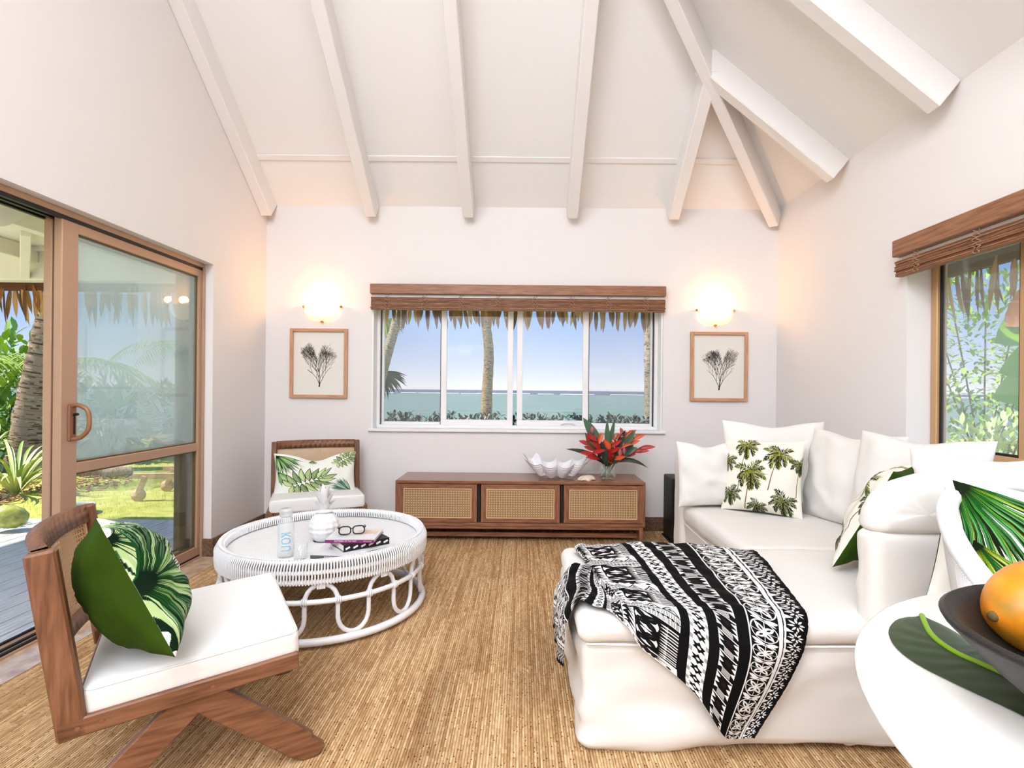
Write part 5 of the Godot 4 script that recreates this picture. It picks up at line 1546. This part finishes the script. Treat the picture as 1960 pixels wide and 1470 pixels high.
func books(top: float) -> void:
	var pages := mat(Color(0.93, 0.91, 0.88), 0.8); var ink := mat(Color(0.95, 0.93, 0.95), 0.5)
	var y := top
	var t := thing("book", "grey spined book at the bottom of the pile on the rattan table", "book", Vector3(-0.90, y, -2.66), -0.05)
	book(t, 0.26, 0.2, 0.02, mat(Color(0.3, 0.29, 0.3), 0.5), pages, mat(Color(0.86, 0.85, 0.85), 0.4)); spine_text(t, "RAROTONGA & THE COOK ISLANDS", 0.009, Vector3(0.01, 0.01, 0.1005), ink)
	y += 0.02
	t = thing("magazine", "white magazine lying askew between the books", "magazine", Vector3(-0.83, y, -2.73), 0.75)
	book(t, 0.27, 0.22, 0.008, mat(Color(0.9, 0.9, 0.89), 0.4), pages)
	y += 0.008
	t = thing("book", "thick black and white book with striped cover in the middle of the pile", "book", Vector3(-0.845, y, -2.735), 0.68)
	book(t, 0.24, 0.2, 0.034, mat(Color(0.05, 0.05, 0.055), 0.45), pages)
	var b := B.new()
	for i in 6: b.box(Vector3(-0.1 + i * 0.04, 0.0345 - 0.017, 0.1005), Vector3(0.024, 0.009, 0.001), 0.0, Transform3D(Basis(Vector3(0, 0, 1), 0.35), Vector3()))
	for i in 5: b.box(Vector3(0.1205, 0.017, -0.08 + i * 0.04), Vector3(0.001, 0.012, 0.02))
	obj("cover_pattern", b, ink, t)
	y += 0.034
	t = thing("book", "purple spined book on top of the pile", "book", Vector3(-0.865, y, -2.725), 0.03)
	var art := image(256, 192, Color(0.88, 0.87, 0.87)); art.fill_rect(Rect2i(0, 120, 110, 72), Color(0.85, 0.76, 0.68)); art.fill_rect(Rect2i(70, 80, 90, 60), Color(0.9, 0.84, 0.78)); art.fill_rect(Rect2i(150, 20, 80, 50), Color(0.83, 0.86, 0.87))
	var am := texmat(art, 0.35); tri(am, Vector3(4, 4, 5))
	book(t, 0.245, 0.2, 0.018, mat(Color(0.5, 0.13, 0.4), 0.45), pages, am)
	spine_text(t, "PATTERNS OF THE PAST", 0.0105, Vector3(-0.02, 0.009, 0.1005), ink); spine_text(t, "COOK ISLANDS", 0.006, Vector3(0.09, 0.009, 0.1005), ink)
	y += 0.018
	# spectacles
	t = thing("eyeglasses", "black framed eyeglasses lying on the top book", "glasses", Vector3(-0.875, y + 0.006, -2.70), 0.32)
	var fm := mat(Color(0.05, 0.03, 0.03), 0.25)
	for s in [-1.0, 1.0]:
		var rim := []
		for i in 20:
			var a := TAU * i / 20
			var k := pow(pow(absf(cos(a)), 3.2) + pow(absf(sin(a)), 3.2), -1.0 / 3.2)
			rim.append(Vector3(s * 0.034 + cos(a) * 0.0285 * k, 0.021 + sin(a) * 0.0205 * k, 0))
		b = B.new(); b.tube(rim, 0.0035, 6, false, true); obj("rim", b, fm, t)
		b = B.new(); b.x = Transform3D(Basis(), Vector3(s * 0.034, 0.021, 0)); b.lathe([Vector2(0.0, 0.0)], 3)
		for i in 20:
			var p: Vector3 = rim[i] - Vector3(s * 0.034, 0.021, 0); var q: Vector3 = rim[(i + 1) % 20] - Vector3(s * 0.034, 0.021, 0)
			for e in [[0.0006, 1.0], [-0.0006, -1.0]]:
				b.face([Vector3(0, 0, e[0]), p + Vector3(0, 0, e[0]), q + Vector3(0, 0, e[0])], Vector3(0, 0, e[1]))
		obj("lens", b, M.pane, t)
		b = B.new(); b.tube(curve(pts3([[s * 0.063, 0.033, 0.001], [s * 0.068, 0.033, -0.012], [s * 0.067, 0.027, -0.06], [s * 0.063, 0.014, -0.105], [s * 0.06, -0.001, -0.13]]), 4), 0.0032, 6); obj("temple", b, fm, t)
	b = B.new(); b.tube(curve(pts3([[-0.008, 0.028, 0], [0, 0.031, 0.002], [0.008, 0.028, 0]]), 4), 0.003, 6); obj("bridge", b, fm, t)

# ---------- sideboard and what stands on it ----------
func sideboard_group() -> void:
	var t := thing("sideboard", "long low walnut sideboard with three woven cane doors under the window", "sideboard", Vector3(-0.008, 0.014, -4.29))
	var W := 1.955; var D := 0.42; var y0 := 0.138; var y1 := 0.49
	var m0: Material = M.walnut[0]; var m1: Material = M.walnut[1]
	var b := B.new(); b.box(Vector3(0, y1 - 0.012, 0), Vector3(W, 0.024, D), 0.003)
	var gl := M.walnut[0].duplicate() as StandardMaterial3D; gl.roughness = 0.2
	obj("top", b, gl, t)
	b = B.new(); b.box(Vector3(0, y0 + 0.012, 0), Vector3(W, 0.024, D), 0.003); obj("bottom", b, m0, t)
	for s in [-1, 1]:
		b = B.new(); b.box(Vector3(s * (W / 2 - 0.012), (y0 + y1) / 2, 0), Vector3(0.024, y1 - y0 - 0.048, D), 0.002); obj("side", b, m1, t)
	b = B.new(); b.box(Vector3(0, (y0 + y1) / 2, -D / 2 + 0.006), Vector3(W - 0.05, y1 - y0 - 0.05, 0.008)); obj("back", b, M.cane_dark, t)
	for x in [-0.327, 0.327]:
		b = B.new(); b.box(Vector3(x, (y0 + y1) / 2, -0.01), Vector3(0.022, y1 - y0 - 0.05, D - 0.04), 0.002); obj("divider", b, mat(Color(0.12, 0.08, 0.06), 0.7), t)
	var dw := 0.617; var dh := y1 - y0 - 0.056
	for i in 3:
		var d := Node3D.new(); d.name = "door"; t.add_child(d, true)
		d.position = Vector3((i - 1) * 0.648, (y0 + y1) / 2, D / 2 - 0.012)
		for s in [-1, 1]:
			b = B.new(); b.box(Vector3(s * (dw / 2 - 0.022), 0, 0), Vector3(0.044, dh, 0.02), 0.002); obj("stile", b, m1, d)
			b = B.new(); b.box(Vector3(0, s * (dh / 2 - 0.017), 0), Vector3(dw - 0.088, 0.034, 0.02), 0.002); obj("rail", b, m0, d)
		b = B.new(); b.box(Vector3(0, 0, -0.012), Vector3(dw - 0.08, dh - 0.06, 0.004)); obj("door_backing", b, M.cane_dark, d)
		b = B.new(); cane(b, dw - 0.09, dh - 0.072, 0.0192, func(p: Vector2) -> Vector3: return Vector3(p.x, p.y, 0.003), 1, 0.18); stuff(obj("cane_weave", b, M.cane, d))
		b = B.new()
		for s in [-1, 1]:
			b.box(Vector3(s * (dw / 2 - 0.046), 0, 0.009), Vector3(0.006, dh - 0.068, 0.006), 0.001); b.box(Vector3(0, s * (dh / 2 - 0.036), 0.009), Vector3(dw - 0.088, 0.006, 0.006), 0.001)
		obj("cane_beading", b, M.cane, d)
	# base frame
	for x in [-1, 1]:
		for z in [-1, 1]:
			b = B.new(); b.box(Vector3(x * (W / 2 - 0.03), y0 / 2, z * (D / 2 - 0.02)), Vector3(0.032, y0, 0.032), 0.003); obj("leg", b, m1, t)
		b = B.new(); b.box(Vector3(x * (W / 2 - 0.03), 0.05, 0), Vector3(0.026, 0.03, D - 0.07), 0.003); obj("stretcher", b, M.walnut[2], t)
	b = B.new(); b.box(Vector3(0, 0.05, D / 2 - 0.1), Vector3(W - 0.09, 0.036, 0.028), 0.003); obj("stretcher", b, m0, t)
	b = B.new(); b.box(Vector3(0, y0 - 0.012, D / 2 - 0.02), Vector3(W - 0.09, 0.024, 0.03), 0.003); obj("apron", b, m0, t)
	var top := 0.504
	clam(Vector3(0.285, top, -4.27))
	t = thing("seashell", "small flat cream seashell on the sideboard between clam and vase", "shell", Vector3(0.52, top, -4.17), 0.3)
	b = B.new()
	b.sheet(36, 12, func(u: float, v: float) -> Vector3:
		var a := u * TAU; var r := 0.062 * (1.0 + 0.12 * sin(a * 7.0) * (1.0 - v)) * sin(PI / 2 * (1.0 - v)) 
		return Vector3(cos(a) * r * 1.15 + v * 0.01, 0.004 + 0.036 * sin(PI / 2 * v) + 0.003 * sin(a * 5) * (1 - v), -sin(a) * r * 0.7))
	obj("upper_valve", b, mat(Color(0.9, 0.82, 0.74), 0.5), t)
	b = B.new(); b.lathe([Vector2(0, 0.0), Vector2(0.05, 0.001), Vector2(0.06, 0.006)], 24, 0, TAU, Vector3(1.15, 1, 0.7)); obj("lower_valve", b, mat(Color(0.86, 0.74, 0.64), 0.6), t)
	bouquet(Vector3(0.69, top, -4.2))

func clam(p: Vector3) -> void:
	var t := thing("clam_shell", "giant white fluted clam shell bowl on the sideboard", "shell", p)
	var m := mat(Color(0.93, 0.92, 0.93), 0.5)
	# four fat ribs between flared tips; u runs along the rim, v from foot to rim
	var shape := func(u: float, v: float, back: bool) -> Vector3:
		var s := u * 2.0 - 1.0
		var rib := pow(absf(sin(PI * (s + 1.0) * 2.0)), 0.75)
		var groove := 1.0 - rib
		var tip := pow(absf(s), 4.0)
		var X := 0.272 * s * (0.7 + 0.3 * v) + 0.012 * signf(s) * tip * v
		var y0 := 0.004 + 0.032 * groove * (1.0 - tip) + 0.06 * tip
		var y1 := 0.112 + 0.012 * groove + 0.055 * tip - 0.02 * rib * (1.0 - absf(s))
		if back: y1 += 0.012 + 0.055 * exp(-pow((s + 0.6) / 0.09, 2.0)) + 0.012 * groove
		var Y := lerpf(y0, y1, v)
		var Z := 0.015 + 0.065 * sin(PI * (0.12 + 0.5 * v)) * (1.0 - 0.75 * s * s) + rib * 0.035 * (0.4 + 0.6 * v) + 0.03 * v * v
		return Vector3(X, Y, -Z * 0.8 - 0.01 if back else Z)
	for back in [false, true]:
		for side in 2:
			var b := B.new()
			b.sheet(120, 24, func(u: float, v: float) -> Vector3:
				var q: Vector3 = shape.call(u, v, back)
				if side == 1: return Vector3(q.x * 0.985, q.y, q.z * 0.93)
				return q + Vector3(0, 0, (-1.0 if back else 1.0) * 0.0025 * sin(v * 40.0)))
			obj(("fluted_valve" if side == 0 else "hollow"), b, m, t)
	var b2 := B.new(); b2.soft_box(Vector3(0, 0.04, 0.0), Vector3(0.3, 0.05, 0.09), 0.024, 8); obj("hinge", b2, m, t)

func bouquet(p: Vector3) -> void:
	var t := thing("vase", "round clear glass vase with water on the sideboard", "vase", p)
	var b := B.new()
	b.lathe([Vector2(0, 0.0), Vector2(0.04, 0.0), Vector2(0.058, 0.012), Vector2(0.068, 0.045), Vector2(0.064, 0.085), Vector2(0.057, 0.105), Vector2(0.058, 0.118), Vector2(0.0555, 0.118), Vector2(0.0545, 0.105), Vector2(0.061, 0.084), Vector2(0.065, 0.045), Vector2(0.056, 0.014), Vector2(0, 0.006)], 28)
	var gm := mat(Color(0.9, 0.96, 0.94, 0.05), 0.03); gm.transparency = BaseMaterial3D.TRANSPARENCY_ALPHA
	obj("glass", b, gm, t)
	b = B.new(); b.lathe([Vector2(0, 0.008), Vector2(0.055, 0.015), Vector2(0.064, 0.045), Vector2(0.06, 0.082), Vector2(0, 0.083)], 28)
	var wm := mat(Color(0.6, 0.72, 0.5, 0.07), 0.03); wm.transparency = BaseMaterial3D.TRANSPARENCY_ALPHA
	obj("water", b, wm, t)
	t = thing("flower_bouquet", "tropical bouquet of red and orange heliconias and green leaves in the vase", "flowers", p)
	var green := mat(Color(0.2, 0.3, 0.13), 0.5); var red := mat(Color(0.7, 0.08, 0.1), 0.4); var orange := mat(Color(0.86, 0.28, 0.08), 0.4); var pink := mat(Color(0.85, 0.5, 0.5), 0.5); var wine := mat(Color(0.32, 0.06, 0.1), 0.45)
	var big := mat(Color(0.24, 0.38, 0.25), 0.4)
	for m in [red, orange, pink, big]:
		m.backlight_enabled = true; m.backlight = Color(0.35, 0.35, 0.3)
	# [tip x, tip y, tip z, kind] seen against the wall
	var heads := [[-0.165, 0.30, 0.03, 0], [-0.10, 0.34, 0.05, 0], [-0.06, 0.27, 0.07, 0], [0.075, 0.36, 0.0, 1], [0.155, 0.38, 0.0, 1], [0.215, 0.35, 0.02, 1], [0.05, 0.19, 0.09, 1], [0.19, 0.24, 0.05, 0], [0.02, 0.3, 0.08, 0], [0.10, 0.28, 0.06, 1], [-0.13, 0.22, 0.06, 2], [0.27, 0.27, 0.03, 2]]
	for h in heads:
		var tip := Vector3(h[0], h[1], h[2])
		var foot := Vector3(-h[0] * 0.18, 0.02, -h[2] * 0.2)
		var neck := Vector3(h[0] * 0.14, 0.13, h[2] * 0.15)
		b = B.new(); b.tube(curve([foot, neck, tip], 6), 0.0042, 6); obj("stem", b, green, t)
		var dirn := (tip - neck).normalized()
		var side := Vector3(signf(h[0] + 0.01), 0.1, 0.15).normalized()
		for k in (4 if h[0] > -0.12 else 5):
			b = B.new()
			var st := tip - dirn * (0.028 * (4 - k)) 
			var sg := 1.0 if k % 2 else -0.55
			blade(b, st, dirn * (0.75 if h[3] < 2 else 0.3) + side * sg * 0.9 + Vector3(0, 0, 0.25 * sin(k * 2.1)), 0.10 if h[3] < 2 else 0.13, 0.036, 0.2, 6, 0.6, Color.WHITE, Vector3(0, 0.3, 1))
			obj("bract", b, [red, orange, red][h[3]] if k % 3 != 2 else [orange, red, wine][h[3]], t)
	for g in [[-0.13, 0.385, 0.02], [0.115, 0.235, 0.09], [0.10, 0.35, 0.05], [0.08, 0.22, 0.1]]:
		b = B.new(); b.tube(curve([Vector3(0, 0.03, 0), Vector3(g[0] * 0.25, 0.15, g[2] * 0.3), Vector3(g[0], g[1], g[2])], 6), 0.0045, 6); obj("stem", b, green, t)
		b = B.new()
		for k in 30:
			var a := k * 2.4; var v := k / 30.0
			blade(b, Vector3(g[0], g[1] - 0.02 + v * 0.03, g[2]), Vector3(cos(a) * (1.0 - v), 0.9, sin(a) * (1.0 - v)), 0.035, 0.02, -0.3, 3, 0.6)
		obj("ginger_flower", b, pink, t)
	# leaves: [from, direction, length, width, droop]
	for l in [[Vector3(-0.05, 0.25, 0.01), Vector3(-0.52, 0.85, 0), 0.29, 0.085, 0.0, 0], [Vector3(-0.012, 0.24, 0.03), Vector3(0.0, 1, 0), 0.24, 0.042, 0.0, 0], [Vector3(0.01, 0.27, 0.0), Vector3(0.2, 1, 0), 0.22, 0.036, 0.0, 0], [Vector3(-0.03, 0.13, 0.03), Vector3(-0.8, 0.62, 0.05), 0.34, 0.042, 0.75, 1], [Vector3(0.03, 0.14, 0.03), Vector3(0.85, 0.35, 0.1), 0.30, 0.042, 1.2, 1], [Vector3(0.03, 0.14, 0.07), Vector3(0.6, 0.7, 0.1), 0.22, 0.075, 0.3, 1], [Vector3(-0.09, 0.22, 0.02), Vector3(-0.6, 0.8, 0.1), 0.19, 0.05, -0.4, 0], [Vector3(0.05, 0.22, 0.06), Vector3(0.35, 0.9, 0), 0.2, 0.055, 0.2, 1], [Vector3(0.12, 0.26, 0.05), Vector3(0.4, 0.8, 0), 0.17, 0.055, 0.4, 0], [Vector3(-0.02, 0.12, 0.08), Vector3(-0.2, 0.95, 0.0), 0.2, 0.06, 0.2, 1], [Vector3(0.09, 0.2, 0.08), Vector3(0.7, 0.6, 0.0), 0.15, 0.06, 0.6, 0]]:
		b = B.new(); blade(b, l[0], l[1], l[2], l[3], l[4], 8, 0.25, Color.WHITE, Vector3(0.15, 0.25, 1)); obj("leaf", b, big if l[5] == 0 else M.leaf_dark, t)
		b = B.new(); b.tube(curve([Vector3(0, 0.03, 0), Vector3(l[0].x * 0.4, 0.12, l[0].z * 0.5), l[0]], 4), 0.003, 5); obj("stem", b, green, t)
	for i in 9:
		var a := i * 0.7
		b = B.new(); b.tube(curve([Vector3(cos(a) * 0.045, 0.02, sin(a) * 0.04), Vector3(-cos(a) * 0.01, 0.11, -sin(a) * 0.01), Vector3(-cos(a) * 0.035, 0.22, -sin(a) * 0.03)], 5), 0.004, 6); obj("stem", b, green, t)

# ---------- on the walls ----------
func wall_things() -> void:
	var frames := [["light wood framed black coral print on the left of the window", Vector3(-1.762, 1.432, -4.515), 51, -0.35], ["light wood framed coral print on the right of the window", Vector3(1.695, 1.436, -4.515), 52, 0.5]]
	for f in frames:
		var t := thing("picture_frame", f[0], "picture", f[1])
		var w := 0.495; var h := 0.60
		for s in [-1, 1]:
			var b := B.new(); b.box(Vector3(s * (w / 2 - 0.014), 0, 0), Vector3(0.028, h, 0.03), 0.002); obj("frame_side", b, M.oak[1], t)
			b = B.new(); b.box(Vector3(0, s * (h / 2 - 0.014), 0), Vector3(w - 0.056, 0.028, 0.03), 0.002); obj("frame_rail", b, M.oak[0], t)
		var pb := B.new(); pb.flat()
		var x := w / 2 - 0.026; var y := h / 2 - 0.026
		pb.quad(Vector3(-x, -y, -0.004), Vector3(x, -y, -0.004), Vector3(x, y, -0.004), Vector3(-x, y, -0.004), Vector2(0, 1), Vector2(1, 1), Vector2(1, 0), Vector2(0, 0))
		obj("coral_print", pb, coral_print(f[2], f[3]), t)
		pb = B.new(); pb.box(Vector3(0, 0, -0.01), Vector3(w - 0.03, h - 0.03, 0.008)); obj("backing_board", pb, M.trimw, t)
	for q in [[Vector3(-1.735, 1.90, WZ), "glowing white glass wall light with brass clips above the left picture"], [Vector3(1.66, 1.90, WZ), "glowing white glass wall light with brass clips above the right picture"]]:
		sconce(q[0], q[1])
	# bamboo blinds
	blind("bamboo_blind", "bamboo roman blind with a wooden pelmet over the lagoon window", Vector3(-0.045, 0, WZ + 0.01), 2.525, 0.0, 2.113, 2.015, 1.895, 8)
	blind("bamboo_blind", "bamboo roman blind with a wooden pelmet over the right window", Vector3(2.19, 0, -2.06), 1.89, -PI / 2, 2.092, 1.985, 1.885, 5)

func sconce(p: Vector3, label: String) -> void:
	var t := thing("wall_light", label, "wall light", p)
	var gm := mat(Color(1.0, 0.96, 0.9), 0.5); gm.emission_enabled = true; gm.emission = Color(1.0, 0.86, 0.66); gm.emission_energy_multiplier = 0.95
	var b := B.new()
	# quarter bowl of frosted glass open at the top
	b.sheet(24, 14, func(u: float, v: float) -> Vector3:
		var a := PI * u; var k := sin(v * PI / 2)
		var r := 0.155 * pow(k, 0.8)
		return Vector3(-cos(a) * r, -0.105 + 0.13 * v * v, sin(a) * r * 0.62 + 0.004))
	obj("glass_shade", b, gm, t)
	b = B.new(); b.box(Vector3(0, -0.02, 0.006), Vector3(0.1, 0.08, 0.012), 0.003); obj("back_plate", b, M.trimw, t)
	for q in [Vector3(-0.155, 0.022, 0.012), Vector3(0.155, 0.022, 0.012), Vector3(0, -0.108, 0.02)]:
		b = B.new(); b.tube([q + Vector3(-0.011 * signf(q.x), 0, -0.012), q + Vector3(0.009 * signf(q.x), 0.0, 0.012)], 0.011, 10); obj("brass_clip", b, M.brass, t)
	b = B.new(); b.soft_box(Vector3(0, 0.02, 0.045), Vector3(0.04, 0.06, 0.04), 0.018, 8)
	var bm := mat(Color(1, 0.95, 0.85), 0.5); bm.emission_enabled = true; bm.emission = Color(1.0, 0.85, 0.62); bm.emission_energy_multiplier = 3.0
	obj("bulb", b, bm, t)
	var l := OmniLight3D.new(); l.name = "sconce_glow"; l.light_color = Color(1.0, 0.72, 0.42); l.light_energy = SCONCE; l.light_size = 0.03; l.omni_range = 12.0; l.omni_attenuation = 2.0; l.shadow_enabled = true
	t.add_child(l); l.position = Vector3(0, 0.06, 0.06)

const SCONCE := 0.18

func blind(called: String, label: String, p: Vector3, w: float, turn: float, y2: float, y1: float, y0: float, cords: int) -> void:
	var t := thing(called, label, "blind", p, turn)
	var b := B.new(); b.span(Vector3(-w / 2, y1 + 0.012, 0.0), Vector3(w / 2, y2, 0.075), 0.005); obj("pelmet", b, M.walnut_light if M.has("walnut_light") else M.teak[0], t)
	b = B.new(); b.span(Vector3(-w / 2 + 0.01, y1 - 0.02, 0.006), Vector3(w / 2 - 0.01, y1 + 0.012, 0.03)); obj("head_batten", b, M.trimw, t)
	var n := 9
	for i in n:
		var y := lerpf(y0, y1 - 0.012, (i + 0.5) / n)
		b = B.new(); b.box(Vector3(rng.randf_range(-0.004, 0.004), y, 0.038 + rng.randf_range(-0.004, 0.004)), Vector3(w - 0.006, (y1 - y0) / n * 0.86, 0.042), 0.003)
		obj("slat", b, [M.walnut[0], M.bamboo, M.teak[0]][i % 3] if M.has("bamboo") else M.walnut[0], t)
	for i in cords:
		var x := -w / 2 + w * (i + 0.42) / cords
		for k in 2:
			var line := []
			for j in 15:
				line.append(Vector3(x + k * 0.024 + 0.011 * sin(j * 1.9 + k), lerpf(y1 + 0.005, y0 - 0.004, j / 14.0), 0.064 + 0.005 * cos(j * 2.3)))
			b = B.new(); b.tube(curve(line, 3), 0.0022, 5); obj("cord", b, M.cord if M.has("cord") else M.cane, t)

# ---------- the white round table in the right foreground ----------
func dining_group() -> void:
	var c := Vector3(1.268, 0.014, -0.60)
	var t := thing("dining_table", "round white table in the right foreground", "table", c)
	var b := B.new()
	b.lathe([Vector2(0.0, 0.682), Vector2(0.70, 0.682), Vector2(0.738, 0.69), Vector2(0.745, 0.698), Vector2(0.744, 0.703), Vector2(0.738, 0.706), Vector2(0, 0.706)], 96)
	obj("tabletop", b, mat(Color(0.93, 0.915, 0.885), 0.3), t)
	b = B.new(); b.lathe([Vector2(0.0, 0.0), Vector2(0.34, 0.0), Vector2(0.33, 0.025), Vector2(0.08, 0.06), Vector2(0.055, 0.2), Vector2(0.05, 0.5), Vector2(0.09, 0.66), Vector2(0.2, 0.683)], 40)
	obj("pedestal", b, mat(Color(0.9, 0.88, 0.86), 0.4), t)
	var top := 0.7205
	# leaf under the bowl
	t = thing("banana_leaf", "dark green glossy leaf lying on the white table under the bowl", "leaf", Vector3(0.83, top, -0.955))
	var lm := mat(Color(0.1, 0.21, 0.05), 0.36)
	var spine := [Vector2(0.05, -0.19), Vector2(0.0, -0.10), Vector2(-0.012, -0.03), Vector2(0.004, 0.03), Vector2(0.03, 0.15), Vector2(0.05, 0.42)]
	var line := curve(spine, 8)
	b = B.new()
	b.sheet(32, 16, func(u: float, v: float) -> Vector3:
		var f := u * (line.size() - 1); var i := mini(int(f), line.size() - 2)
		var q: Vector2 = (line[i] as Vector2).lerp(line[i + 1], f - i)
		var d: Vector2 = (line[i + 1] - line[i]).normalized()
		var s := v * 2.0 - 1.0
		var w := 0.098 * pow(sin(PI * clampf(u * 0.9 + 0.005, 0, 1)), 0.5)
		q += Vector2(d.y, -d.x) * s * w
		return Vector3(q.x, 0.003 + 0.007 * (1.0 - s * s) + 0.0018 * sin(u * 60.0 + absf(s) * 6.0) * absf(s) * (1.0 - absf(s)) * 2.0, q.y), true)
	obj("blade", b, lm, t)
	b = B.new()
	var rl := []
	for q in line: rl.append(Vector3(q.x, 0.0105, q.y))
	b.tube(rl, 0.0055, 8); obj("midrib", b, mat(Color(0.5, 0.66, 0.08), 0.4), t)
	# bowl
	t = thing("wooden_bowl", "dark carved wooden bowl holding a papaya on the white table", "bowl", Vector3(0.895, top + 0.006, -0.735), 0.0)
	var bt := noise_tex(0.02, 4, [Color(0.07, 0.06, 0.055), Color(0.13, 0.11, 0.1), Color(0.17, 0.15, 0.135)], 512, 81)
	var bm := mat(Color.WHITE, 0.45); bm.albedo_texture = bt; tri(bm, Vector3(3, 9, 9)); bumpy(bm, M.fine, 0.05)
	b = B.new()
	b.lathe([Vector2(0, 0.008), Vector2(0.085, 0.004), Vector2(0.1, 0.01), Vector2(0.165, 0.07), Vector2(0.222, 0.133), Vector2(0.226, 0.141), Vector2(0.219, 0.146), Vector2(0.209, 0.141), Vector2(0.15, 0.075), Vector2(0.08, 0.026), Vector2(0, 0.022)], 64, 0, TAU, Vector3(1.1, 1, 1.0))
	obj("bowl_body", b, bm, t)
	# papayas
	papaya("ripe orange papaya lying in the dark wooden bowl", Vector3(0.895, top + 0.14, -0.87), Vector3(0.0, 0.12, 0.06), 1.0)
	# wicker armchair
	t = thing("wicker_armchair", "white wicker armchair with thick rolled arms behind the round table", "chair", Vector3(1.485, 0.014, -1.31))
	b = B.new()
	var rim := curve(pts3([[-0.28, 0.60, 0.28], [-0.32, 0.65, 0.17], [-0.352, 0.73, 0.06], [-0.36, 0.81, -0.03], [-0.315, 0.875, -0.125], [-0.215, 0.905, -0.225], [-0.1, 0.92, -0.275], [0.0, 0.925, -0.29], [0.1, 0.92, -0.275], [0.215, 0.905, -0.225], [0.315, 0.875, -0.125], [0.36, 0.81, -0.03], [0.352, 0.73, 0.06], [0.32, 0.65, 0.17], [0.28, 0.60, 0.28]]), 6)
	b.tube(rim, 0.025, 12); obj("rolled_arm", b, M.rattan, t)
	b = B.new(); var i0 := 0
	for i in rim.size():
		for k in 3:
			var f: Vector3 = rim[i]
			if i + 1 < rim.size(): f = f.lerp(rim[i + 1], k / 3.0)
			var low := Vector3(f.x * 0.8, 0.42, f.z * 0.75)
			b.tube(curve([f + Vector3(f.x * 0.03, -0.03, f.z * 0.03), f.lerp(low, 0.5) + Vector3(f.x, 0, f.z) * 0.05, low], 4), 0.0055, 5)
	for k in 9:
		var lp := []
		for i in rim.size():
			var f: Vector3 = rim[i]; var low := Vector3(f.x * 0.8, 0.42, f.z * 0.75)
			lp.append(f.lerp(low, 0.1 + k * 0.1) + Vector3(f.x, 0, f.z) * 0.05 * sin(PI * (0.1 + k * 0.1)))
		b.tube(lp, 0.0055, 5)
	stuff(obj("woven_side", b, M.rattan, t))
	b = B.new(); b.soft_box(Vector3(0, 0.41, 0.0), Vector3(0.52, 0.07, 0.5), 0.03, 10); obj("seat", b, M.rattan, t)
	b = B.new(); b.soft_box(Vector3(0, 0.475, 0.0), Vector3(0.5, 0.07, 0.48), 0.03, 10); obj("seat_pad", b, M.white_cloth, t)
	for q in [[-0.22, 0.2], [0.22, 0.2], [-0.2, -0.2], [0.2, -0.2]]:
		b = B.new(); b.tube([Vector3(q[0], 0.4, q[1]), Vector3(q[0] * 1.15, 0.0, q[1] * 1.15)], 0.018, 8); obj("leg", b, M.rattan, t)
	t = thing("printed_cushion", "bright green leaf print cushion in the white wicker armchair", "cushion", Vector3(1.44, 0.735, -1.43), 0.0)
	t.basis = Basis(Vector3.UP, -0.35) * Basis(Vector3.RIGHT, -0.2) * Basis(Vector3(0, 0, 1), -0.2)
	pillow(t, 0.52, 0.42, 0.16, leaf_print(2), M.green_cloth, 10, 0.0, 0.06)

func papaya(label: String, p: Vector3, turn: Vector3, s: float) -> void:
	var t := thing("papaya", label, "papaya", p)
	t.basis = Basis.from_euler(turn)
	var b := B.new()
	b.x = Transform3D(Basis(Vector3(0, 0, 1), PI / 2) * s, Vector3())
	var prof := []
	for i in 25:
		var v := i / 24.0
		prof.append(Vector2(0.083 * pow(sin(PI * clampf(v, 0.0, 1.0)), 0.62) * (0.86 + 0.2 * v) + (0.0 if i > 0 and i < 24 else 0.0), -0.125 + 0.25 * v))
	b.lathe(prof, 36)
	var m := mat(Color.WHITE, 0.35); m.albedo_texture = noise_tex(0.012, 4, [Color(0.55, 0.45, 0.1), Color(0.82, 0.5, 0.08), Color(0.93, 0.55, 0.08), Color(0.96, 0.66, 0.2)], 256, 83)
	tri(m, Vector3(2.5, 2.5, 2.5)); obj("fruit", b, m, t)
	b = B.new(); b.x = Transform3D(Basis(Vector3(0, 0, 1), PI / 2) * s, Vector3())
	b.lathe([Vector2(0.0, 0.128), Vector2(0.007, 0.127), Vector2(0.009, 0.121)], 10); obj("stem_scar", b, mat(Color(0.4, 0.3, 0.12), 0.8), t)
